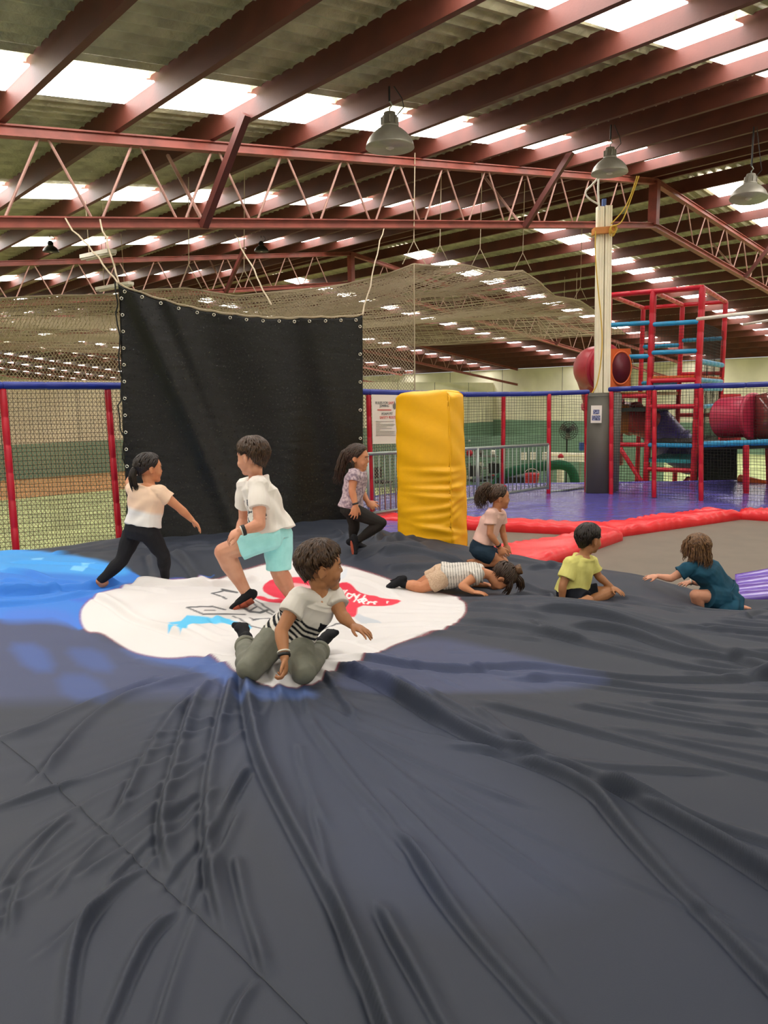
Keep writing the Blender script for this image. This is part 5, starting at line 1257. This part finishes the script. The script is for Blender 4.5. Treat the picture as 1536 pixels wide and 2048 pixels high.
L = hf[0]; strands(T, 'ponytail', M['hair_black'], [L(0, -.42, .02), L(.0, -.56, -.05), L(-.02, -.62, -.3), L(-.05, -.55, -.62), L(0, -.5, -.78)], .016, .027, 90, .0058, 2)
b = MB(); b.lathe(L(0, -.47, .0), hf[2], [(-.008, .016), (0, .026), (.008, .016)], 16); b.build('hair_tie', M['white'], T, True)
band(T, wl + (el - wl) * .12, el - wl, .024 * k, .012, M['white'])

# --- boy in white T-shirt and aqua shorts, mid-stride
D = 4.8; k = 1.12
sl, sr = P(518, 972, D - .10), P(490, 973, D + .15); N = P(511, 953, D + .03); Pv = P(545, 1064, D); hl, hr = P(538, 1070, D - .075), P(556, 1070, D + .075)
kl, al = P(447, 1104, D - .12), P(492, 1184, D - .06); kr, ar = P(557, 1140, D + .06), P(586, 1200, D + .20)
el, wl = P(519, 1050, D - .22), P(482, 1062, D - .26); er, wr_ = P(488, 1040, D + .24), P(474, 1076, D + .10)
T, b, hf = person('boy in white T-shirt and aqua shorts striding with one knee raised', P(504, 914, D + .0), .228, (-.86, .50, -.12), (.06, 0, 1), N, Pv, (sl, sr), (hl, hr), None, k, 'skin2')
arm_skin(b, sl, el, wl, k * 1.12); hand(b, wl, P(459, 1072, D - .25) - wl, A(.0, .5, -.8), k, 1, .55)
arm_skin(b, sr, er, wr_, k * 1.1); hand(b, wr_, P(463, 1088, D + .02) - wr_, A(.2, -.6, -.6), k, -1, .6)
leg_skin(b, hl, kl, al, k * 1.2); leg_skin(b, hr, kr, ar, k * 1.2)
remesh(b, .0050, 3, 'body', M['skin2'], T); face_parts(T, hf, .228, M['hair_brown'])
ax = unit(N - Pv)
def scrib(c):
    t = (c - Pv) @ ax / np.linalg.norm(N - Pv); fr = unit(A(-.8, -.35, .1)); d_ = (c - Pv - ax * ((c - Pv) @ ax)[:, None]) @ fr
    nr = np.minimum(np.linalg.norm(c - sl - (el - sl) * .4, axis=1), np.linalg.norm(c - sr - (er - sr) * .4, axis=1)); n_ = np.sin(c[:, 2] * 95 + 3 * np.sin(c[:, 1] * 70)) + np.sin(c[:, 1] * 120 + 4 * np.sin(c[:, 2] * 60)) + .8 * np.sin(c[:, 0] * 150)
    m_ = (d_ > .045) & (t > .22) & (t < .66) & (n_ > .75) & (nr > .085); o = np.tile(np.array(lin('#e8e0d8')), (len(c), 1)); o[m_] = lin('#3a4048'); return o
tee(T, 't_shirt', M['print'], N, Pv, (sl, sr), (hl, hr), None, k, ((sl, el), (sr, er)), .58, -.06, .020, (.0075, 38), scrib, hemflare=.03, vox=.0045)
b = MB(); b.rings(spine_rings(N, Pv, (sl, sr), (hl, hr), None, k, .012, None, top=.12))
ball(b, hl, .090 * k); ball(b, hr, .090 * k)
q = hl + (kl - hl) * .66; b.tube([hl, hl + (q - hl) * .5, q], [.090 * k, .088 * k, .084 * k], 18); q = hr + (kr - hr) * .98; b.tube([hr, hr + (q - hr) * .5, q], [.090 * k, .082 * k, .076 * k], 18)
remesh(b, .0055, 3, 'shorts', M['aqua'], T, (.004, 45, A(.4, 0, 1)))
b = MB(); td = P(446, 1212, D - .1) - al; foot(b, al, td, A(-.25, -.50, -.8), k, .004); limb(b, [al, al + (kl - al) * .06], [.032 * k, .031 * k]); remesh(b, .0045, 2, 'sock', M['sock'], T)
d_ = unit(td); s_ = unit(A(-.25, -.50, -.8) - d_ * (A(-.25, -.50, -.8) @ d_)); a_ = np.cross(d_, s_)
b = MB(); L_ = .165 * k
for x, w, l in ((.16, .030, .030), (.40, .034, .026), (.64, .042, .026), (.84, .036, .020)): b.hexa(al + s_ * .067 * k + d_ * L_ * (x - .10), a_ * w * k * .9, d_ * l * k * .72, s_ * .007 * k)
b.build('grip_sole', M['sole'], T, True)
b = MB(); foot(b, ar, A(-.5, .3, -.1), A(0, 0, -1), k, .004); remesh(b, .0045, 2, 'sock', M['sock'], T)
hair(T, hf, .228, 'boy', M['hair_brown'], 620, .034, 3, lift=.04, fringe=.10)
band(T, wl + (el - wl) * .14, el - wl, .027 * k, .022, M['black'], 'watch_strap'); band(T, wl + (el - wl) * .03, el - wl, .024 * k, .008, M['white'])

# --- boy in striped shirt kneeling in the middle
D = 3.4; k = 1.0
sl, sr = P(667, 1193, D + .06), P(598, 1196, D - .06); N = P(641, 1190, D + .02); Pv = P(570, 1282, D + .05); hl, hr = P(596, 1294, D + .03), P(548, 1278, D + .03)
kr, ar = P(500, 1338, D - .16), P(490, 1286, D + .22); kl, al = P(606, 1342, D - .20), P(642, 1298, D + .20)
er, wr_ = P(562, 1262, D - .16), P(569, 1316, D - .24); el, wl = P(684, 1232, D - .02), P(704, 1250, D - .06)
T, b, hf = person('boy in navy striped T-shirt kneeling in front of the logo, mouth open', P(643, 1133, D + .01), .218, (.955, .26, -.03), (.0, -.02, 1), N, Pv, (sl, sr), (hl, hr), None, k, 'skin3', True)
arm_skin(b, sr, er, wr_, k); hand(b, wr_, P(570, 1340, D - .26) - wr_, A(-.9, -.1, 0), k, -1, .75)
arm_skin(b, sl, el, wl, k); hand(b, wl, P(736, 1265, D - .1) - wl, A(-.1, -.1, -1), k, -1, .22, .2)
leg_skin(b, hl, kl, al, k); leg_skin(b, hr, kr, ar, k)
remesh(b, .0044, 3, 'body', M['skin3'], T); face_parts(T, hf, .218, M['hair_dark'], True)
ax = unit(N - Pv); la = unit(sl - sr)
def stripes(c):
    Ls = np.linalg.norm(N - Pv); t = (c - Pv) @ ax / Ls; u = (c - Pv) @ la; fr = np.cross(ax, la); d_ = (c - Pv) @ fr
    w = t + .03 * np.sin(u * 28) + .012 * np.sin(u * 60 + 1); o = np.tile(np.array(lin('#d6d0c8')), (len(c), 1))
    nr = np.minimum(np.linalg.norm(c - sl, axis=1), np.linalg.norm(c - sr, axis=1))
    q = np.abs(np.mod(w, .092) - .023); m_ = np.clip((.0235 - q) / .008 + .5, 0, 1) * (w < .64) * np.clip((nr - .070) / .01, 0, 1)
    o = o * (1 - m_[:, None]) + np.array(lin('#14151d')) * m_[:, None]
    pk = (t > .58) & (t < .70) & (u > .07) & (u < .12); o[pk] = lin('#14151d'); return o
tee(T, 't_shirt', M['print'], N, Pv, (sl, sr), (hl, hr), None, k, ((sl, el), (sr, er)), .50, -.14, .014, (.0065, 44), stripes, vox=.0036)
b = MB(); b.rings(spine_rings(N, Pv, (sl, sr), (hl, hr), None, k, .010, None, top=.22))
for h, kn, an in ((hl, kl, al), (hr, kr, ar)):
    b.tube(*seg(h, kn, ((0, .080), (.4, .074), (.85, .064), (1, .058))), 16, rnd=True); e_ = an - (an - kn) * .10; b.tube(*seg(kn, e_, ((0, .058), (.3, .060), (.75, .050), (1, .047))), 16)
remesh(b, .005, 3, 'trousers', M['olive'], T, (.004, 55, A(.3, .5, 1)))
for an, kn in ((al, kl), (ar, kr)):
    e_ = an - (an - kn) * .10; dd = unit(an - kn); b = MB(); b.lathe(e_ - dd * .012, dd, [(-.022, .046), (-.02, .053), (0, .055), (.018, .053), (.02, .042)], 24); b.build('cuff', M['olive'], T, True)
for an, kn, tx in ((ar, kr, A(-.35, .75, .1)), (al, kl, A(.45, .7, .05))):
    b = MB(); foot(b, an, tx, A(0, .25, 1), k, .004); limb(b, [an, an + (kn - an) * .08], [.031, .031]); remesh(b, .0045, 2, 'sock', M['sock'], T)
hair(T, hf, .218, 'boy', M['hair_brown'], 700, .034, 4, lift=.05, fringe=.08, mess=.06)
band(T, wr_ + (er - wr_) * .10, er - wr_, .0245, .014, M['black']); band(T, wr_ + (er - wr_) * .22, er - wr_, .0255, .006, M['white'])

# --- girl in floral T-shirt running at the back beside the curtain
D = 6.2; k = .98
sr, sl = P(708, 949, D - .09), P(722, 949, D + .09); N = P(716, 938, D); Pv = P(701, 1015, D); hr, hl = P(699, 1019, D - .06), P(705, 1018, D + .06)
kr, ar = P(762, 1046, D - .08), P(716, 1080, D - .03); kl, al = P(708, 1050, D + .06), P(706, 1078, D + .1)
er, wr_ = P(704, 982, D - .14), P(712, 1012, D - .16); el, wl = P(724, 985, D + .14), P(736, 1005, D + .06)
T, b, hf = person('girl with long brown hair in floral T-shirt running beside the curtain', P(716, 916, D), .205, (.97, -.18, -.10), (0, 0, 1), N, Pv, (sl, sr), (hl, hr), None, k, 'skin1')
arm_skin(b, sr, er, wr_, k); hand(b, wr_, P(706, 1037, D - .17) - wr_, A(-.3, .9, 0), k, 1, .3, .18); arm_skin(b, sl, el, wl, k); hand(b, wl, P(750, 1014, D + .02) - wl, A(-.2, .8, -.4), k, 1, .6)
leg_skin(b, hr, kr, ar, k); leg_skin(b, hl, kl, al, k)
remesh(b, .0056, 3, 'body', M['skin1'], T); face_parts(T, hf, .205, M['hair_dark'])
tee(T, 't_shirt', M['floral'], N, Pv, (sl, sr), (hl, hr), None, k, ((sl, el), (sr, er)), .45, -.10, .014, (.005, 55))
b = MB(); b.rings(spine_rings(N, Pv, (sl, sr), (hl, hr), None, k, .007, None, top=.2))
for h, kn, an in ((hl, kl, al), (hr, kr, ar)): limb(b, *seg(h, kn, ((0, .074 * k), (.4, .065 * k), (.85, .052 * k), (1, .049 * k)))); limb(b, *seg(kn, an - (an - kn) * .06, ((0, .049 * k), (.3, .051 * k), (.75, .037 * k), (1, .033 * k))))
remesh(b, .0055, 3, 'leggings', M['charcoal'], T, (.002, 70, A(0, 0, 1)))
b = MB(); foot(b, ar, P(720, 1103, D - .06) - ar, A(-.8, -.4, -.3), k, .004); remesh(b, .0048, 2, 'sock', M['sock'], T)
td = unit(P(720, 1103, D - .06) - ar); s_ = unit(A(-.8, -.4, -.3) - td * (A(-.8, -.4, -.3) @ td)); b = MB(); b.blob(ar + s_ * .062 + td * .07, np.cross(td, s_) * .03, td * .075, s_ * .010); b.build('grip_sole', M['sole'], T, True)
b = MB(); foot(b, al, A(.9, 0, -.2), A(0, 0, -1), k, .004); remesh(b, .0048, 2, 'sock', M['sock'], T)
hair(T, hf, .205, 'girl', M['hair_dark'], 420, .042, 5, back=math.pi, mess=.03)
L = hf[0]; strands(T, 'long_hair', M['hair_dark'], [L(0, -.36, .30), L(0, -.58, .12), L(0, -.66, -.3), L(0, -.72, -.7), L(0, -.78, -1.05)], .022, .042, 150, .006, 6, .006)
strands(T, 'side_lock', M['hair_dark'], [L(.30, -.10, .1), L(.34, -.12, -.2), L(.30, -.10, -.5), L(.24, -.06, -.75)], .012, .016, 26, .005, 7)
band(T, wr_ + (er - wr_) * .15, er - wr_, .023, .014, M['black'])

# --- girl in pale pink T-shirt kneeling by the red pad
D = 6.3; k = .92
sr, sl = P(982, 1029, D - .08), P(1000, 1028, D + .09); N = P(993, 1018, D); Pv = P(962, 1096, D); hr, hl = P(960, 1102, D - .06), P(970, 1102, D + .06)
kr, ar = P(1002, 1122, D - .08), P(962, 1130, D - .06); kl, al = P(1008, 1124, D + .08), P(970, 1130, D + .1)
er, wr_ = P(980, 1068, D - .12), P(1000, 1095, D - .10); el, wl = P(1006, 1066, D + .10), P(1012, 1090, D + .06)
T, b, hf = person('girl in pale pink T-shirt kneeling, curly ponytail with red bow', P(999, 995, D), .195, (.98, .08, -.04), (0, 0, 1), N, Pv, (sl, sr), (hl, hr), None, k, 'skin1')
arm_skin(b, sr, er, wr_, k); hand(b, wr_, P(1008, 1114, D - .12) - wr_, A(.3, .9, 0), k, 1, .25, .2); arm_skin(b, sl, el, wl, k); hand(b, wl, P(1016, 1108, D + .02) - wl, A(0, .9, 0), k, -1, .3)
leg_skin(b, hr, kr, ar, k); leg_skin(b, hl, kl, al, k); foot(b, ar, A(-1, 0, -.1), A(0, .2, 1), k); foot(b, al, A(-1, .1, -.1), A(0, .2, 1), k)
remesh(b, .0056, 3, 'body', M['skin1'], T); face_parts(T, hf, .195, M['hair_brown'])
tee(T, 't_shirt', M['pinktee'], N, Pv, (sl, sr), (hl, hr), None, k, ((sl, el), (sr, er)), .52, .02, .014, (.005, 46))
b = MB(); b.rings(spine_rings(N, Pv, (sl, sr), (hl, hr), None, k, .013, None, top=.24))
for h, kn in ((hl, kl), (hr, kr)): q = h + (kn - h) * .62; ball(b, h, .085 * k); b.tube([h, q], [.084 * k, .080 * k], 18)
remesh(b, .0055, 3, 'shorts', M['denim'], T, (.003, 60, A(0, 0, 1)))
hair(T, hf, .195, 'girl', M['hair_brown'], 420, .042, 8, back=math.pi * .95, mess=.05, lift=.03)
L = hf[0]; strands(T, 'curly_ponytail', M['hair_brown'], [L(0, -.34, .42), L(0, -.58, .46), L(0, -.78, .22), L(0, -.82, -.12), L(0, -.72, -.42)], .025, .052, 150, .0052, 9, .016)
b = MB(); b.tube([L(.06 * math.cos(a) * 2, -.42 + .03 * math.sin(a), .44 + .10 * math.sin(a)) for a in np.linspace(0, 2 * math.pi, 17)[:-1]], .009, 7, closed=True); b.build('scrunchie', M['white'], T, True)
b = MB(); c = L(.16, .02, .495)
for s in (-1, 1): b.blob(c + hf[2] * s * .020, hf[2] * .022 + UZ * .006 * s, hf[1] * .008, UZ * .011)
b.blob(c, hf[2] * .007, hf[1] * .009, UZ * .008); b.build('bow', M['redbow'], T, True)
band(T, wr_ + (er - wr_) * .16, er - wr_, .0215, .014, M['black'])

# --- girl lying face down in a striped top
D = 5.5; k = .95
N = P(968, 1146, D); Pv = P(884, 1152, D + .02); sr, sl = P(954, 1150, D - .10), P(956, 1140, D + .12); hr, hl = P(878, 1160, D - .07), P(880, 1148, D + .07)
kr, ar = P(843, 1176, D - .06), P(806, 1168, D - .02); kl, al = P(836, 1172, D + .10), P(800, 1168, D + .14)
er, wr_ = P(924, 1172, D - .16), P(946, 1184, D - .20); el, wl = P(940, 1166, D + .2), P(975, 1170, D + .2)
T, b, hf = person('girl in grey striped top lying face down behind the logo', P(1004, 1154, D - .02), .205, (.30, .05, -.95), (.95, -.12, .28), N, Pv, (sl, sr), (hl, hr), None, k, 'skin1')
arm_skin(b, sr, er, wr_, k); hand(b, wr_, A(1, -.1, -.1), A(0, 0, -1), k, 1, .2); arm_skin(b, sl, el, wl, k); hand(b, wl, A(1, 0, -.1), A(0, 0, -1), k, -1, .2)
leg_skin(b, hr, kr, ar, k); leg_skin(b, hl, kl, al, k)
remesh(b, .0056, 3, 'body', M['skin1'], T); face_parts(T, hf, .205, M['hair_dark'])
ax = unit(N - Pv)
def fine(c):
    t = (c - Pv) @ ax; o = np.tile(np.array(lin('#cfc8bf')), (len(c), 1)); o[np.mod(t, .020) < .007] = lin('#8d8983'); return o
tee(T, 'top', M['print'], N, Pv, (sl, sr), (hl, hr), None, k, ((sl, el), (sr, er)), .28, -.02, .013, (.004, 50), fine, flare=.016)
b = MB(); b.rings(spine_rings(N, Pv, (sl, sr), (hl, hr), None, k, .009, None, top=.24))
for h, kn in ((hl, kl), (hr, kr)): q = h + (kn - h) * .50; ball(b, h, .079 * k); b.tube([h, q], [.079 * k, .074 * k], 18)
remesh(b, .0055, 3, 'shorts', M['lace'], T, (.003, 70, A(1, 0, 0)))
for an, kn, tx in ((ar, kr, A(-.75, -.1, -.5)), (al, kl, A(-.8, .1, -.5))):
    b = MB(); foot(b, an, tx, A(-.5, 0, .85), k, .004); limb(b, [an, an + (kn - an) * .14], [.031, .032]); remesh(b, .0048, 2, 'sock', M['sock'], T)
hair(T, hf, .205, 'girl', M['hair_dark'], 420, .042, 10, back=0.0, mess=.04)
L = hf[0]; b = MB()
for i in range(26):
    a = i * .62; ph = i * 2.4; b.tube([L(.0, -.10, .50) + hf[1] * .030 * math.cos(ph + x * 2.6) + hf[2] * .030 * math.sin(ph + x * 2.6) + hf[3] * (.012 + .035 * math.sin(x * math.pi)) for x in np.linspace(0, 1, 8)], [.004, .008, .009, .010, .009, .008, .006, .003], 6)
b.build('hair_bun', M['hair_mid'], T, True)
strands(T, 'loose_locks', M['hair_dark'], [L(.05, .1, .50), L(.05, .30, .58), L(.05, .50, .56), L(.06, .62, .46)], .02, .03, 60, .0055, 12)
strands(T, 'side_lock', M['hair_dark'], [L(.30, .10, .30), L(.36, .28, .2), L(.34, .46, .05), L(.30, .56, -.1)], .014, .022, 44, .005, 13)

# --- boy in pale yellow T-shirt sitting on the right
D = 5.45; k = .98
sr, sl = P(1140, 1130, D - .10), P(1183, 1126, D + .08); N = P(1168, 1110, D - .01); Pv = P(1141, 1188, D); hr, hl = P(1136, 1190, D - .07), P(1152, 1190, D + .07)
kl, al = P(1219, 1184, D + .02), P(1172, 1204, D - .06); kr, ar = P(1176, 1202, D - .20), P(1140, 1214, D - .25)
er, wr_ = P(1125, 1172, D - .14), P(1124, 1202, D - .14); el, wl = P(1197, 1153, D + .08), P(1223, 1174, D + .02)
T, b, hf = person('boy in pale yellow T-shirt sitting low in the pillow at the right', P(1178, 1078, D), .215, (.86, .50, -.08), (0, 0, 1), N, Pv, (sl, sr), (hl, hr), None, k, 'skin3')
arm_skin(b, sr, er, wr_, k); hand(b, wr_, A(.1, -.1, -1), A(1, 0, 0), k, -1, .3); arm_skin(b, sl, el, wl, k); hand(b, wl, P(1247, 1187, D - .04) - wl, A(-.2, .1, -1), k, -1, .12, .22)
leg_skin(b, hl, kl, al, k * 1.05); leg_skin(b, hr, kr, ar, k)
remesh(b, .0056, 3, 'body', M['skin3'], T); face_parts(T, hf, .215, M['hair_black'])
tee(T, 't_shirt', M['yellowtee'], N, Pv, (sl, sr), (hl, hr), None, k, ((sl, el), (sr, er)), .62, .0, .017, (.009, 38))
b = MB(); b.rings(spine_rings(N, Pv, (sl, sr), (hl, hr), None, k, .010, None, top=.24))
ball(b, hl, .083 * k); ball(b, hr, .083 * k); q = hl + (kl - hl) * .66; b.tube([hl, q], [.083 * k, .076 * k], 18); q = hr + (kr - hr) * .9; b.tube([hr, q], [.082 * k, .072 * k], 18)
remesh(b, .0055, 3, 'shorts', M['navy'], T, (.003, 60, A(1, 0, 0)))
for an, tx in ((al, A(-.6, -.5, -.1)), (ar, A(.5, -.6, -.1))):
    b = MB(); foot(b, an, tx, A(-.1, -.2, -1), k, .004); remesh(b, .0048, 2, 'sock', M['sock'], T)
hair(T, hf, .218, 'boy', M['hair_black'], 560, .034, 14, lift=.02, mess=.02)

# --- girl in teal blue dress crawling at the right edge
D = 5.8; k = .95
sl, sr = P(1373, 1139, D - .10), P(1408, 1136, D + .08); N = P(1395, 1122, D - .02); Pv = P(1455, 1190, D + .02); hl, hr = P(1446, 1196, D - .06), P(1462, 1190, D + .08)
kl, al = P(1391, 1190, D - .15), P(1404, 1226, D - .08); kr, ar = P(1420, 1200, D + .10), P(1470, 1222, D + .12)
el, wl = P(1342, 1157, D - .08), P(1315, 1152, D + .0); er, wr_ = P(1400, 1165, D + .14), P(1380, 1164, D + .16)
T, b, hf = person('girl in teal blue dress crawling at the right, back of her head turned', P(1394, 1097, D - .02), .205, (-.60, .78, -.22), (.05, -.1, 1), N, Pv, (sl, sr), (hl, hr), None, k, 'skin2')
arm_skin(b, sl, el, wl, k); hand(b, wl, P(1295, 1154, D + .02) - wl, A(0, .2, -1), k, 1, .12, .2); arm_skin(b, sr, er, wr_, k); hand(b, wr_, P(1360, 1170, D + .1) - wr_, A(0, .1, -1), k, -1, .15)
leg_skin(b, hl, kl, al, k * 1.08); leg_skin(b, hr, kr, ar, k); foot(b, al, A(-.6, -.2, -.3), A(0, 0, -1), k); foot(b, ar, A(.8, 0, -.2), A(0, .1, 1), k)
remesh(b, .0056, 3, 'body', M['skin2'], T); face_parts(T, hf, .205, M['hair_mid'])
b = MB(); b.rings(spine_rings(N - unit(N - Pv) * .012, Pv, (sl, sr), (hl, hr), None, k, .017, -.02, .058))
for s, e in ((sl, el), (sr, er)):
    sleeves(b, s, e, k, .45, .014, .010); ball(b, s, .058 * k); limb(b, [N - unit(N - Pv) * .035 + (s - N) * .18, s], [.052, .057 * k])
w0 = N + (Pv - N) * .66; c1_, c2_ = P(1444, 1206, D - .02), P(1441, 1234, D - .04)
R = []; b.tube([hl, hl + (kl - hl) * .35, hl + (kl - hl) * .62], [.095, .098, .100], 18)
for c, w, d_ in ((w0, .098, .088), (Pv + A(-.02, -.02, .0), .14, .130), (c1_, .18, .158), (c2_, .20, .165)):
    R.append([c + (unit(A(.1, 1, 0)) * math.sin(a) * w + A(1, -.1, 0) * math.cos(a) * d_ * .92) * (1 + .07 * math.sin(a * 9)) for a in np.linspace(0, 2 * math.pi, 61)[:-1]])
b.rings(R)
remesh(b, .0055, 2, 'dress', M['teal_dress'], T, (.004, 55, A(.5, 0, 1)))
b = MB(); q0 = N + (Pv - N) * .70; axd = unit(Pv - N); ring = spine_rings(N, Pv, (sl, sr), (hl, hr), None, k, .022, None)[2]; b.tube(ring, .006, 6, closed=True); b.build('waist_tie', M['teal_dress'], T, True)
hair(T, hf, .205, 'girl', M['hair_mid'], 420, .042, 15, mess=.05, lift=.03)
L = hf[0]
bb = MB()
for az in np.linspace(.45, 2 * math.pi - .45, 17):
    p0 = scalp(hf, .205, az, 1.25, .02); p1 = scalp(hf, .205, az, hair_end(az, 'girl'), .05)
    dn = p1 + A(0, 0, -.05) + (p1 - L(0, 0, 0)) * .12; strands(T, 'x', None, [p0, p1, dn, dn + A(-.01, -.005, -.055)], .010, .016, 18, .0048, int(az * 50), .005, parent_b=bb)
bb.build('wavy_hair', M['hair_mid'], T, True, fix=False)
band(T, wr_ + (er - wr_) * .1, er - wr_, .023, .012, M['white'])
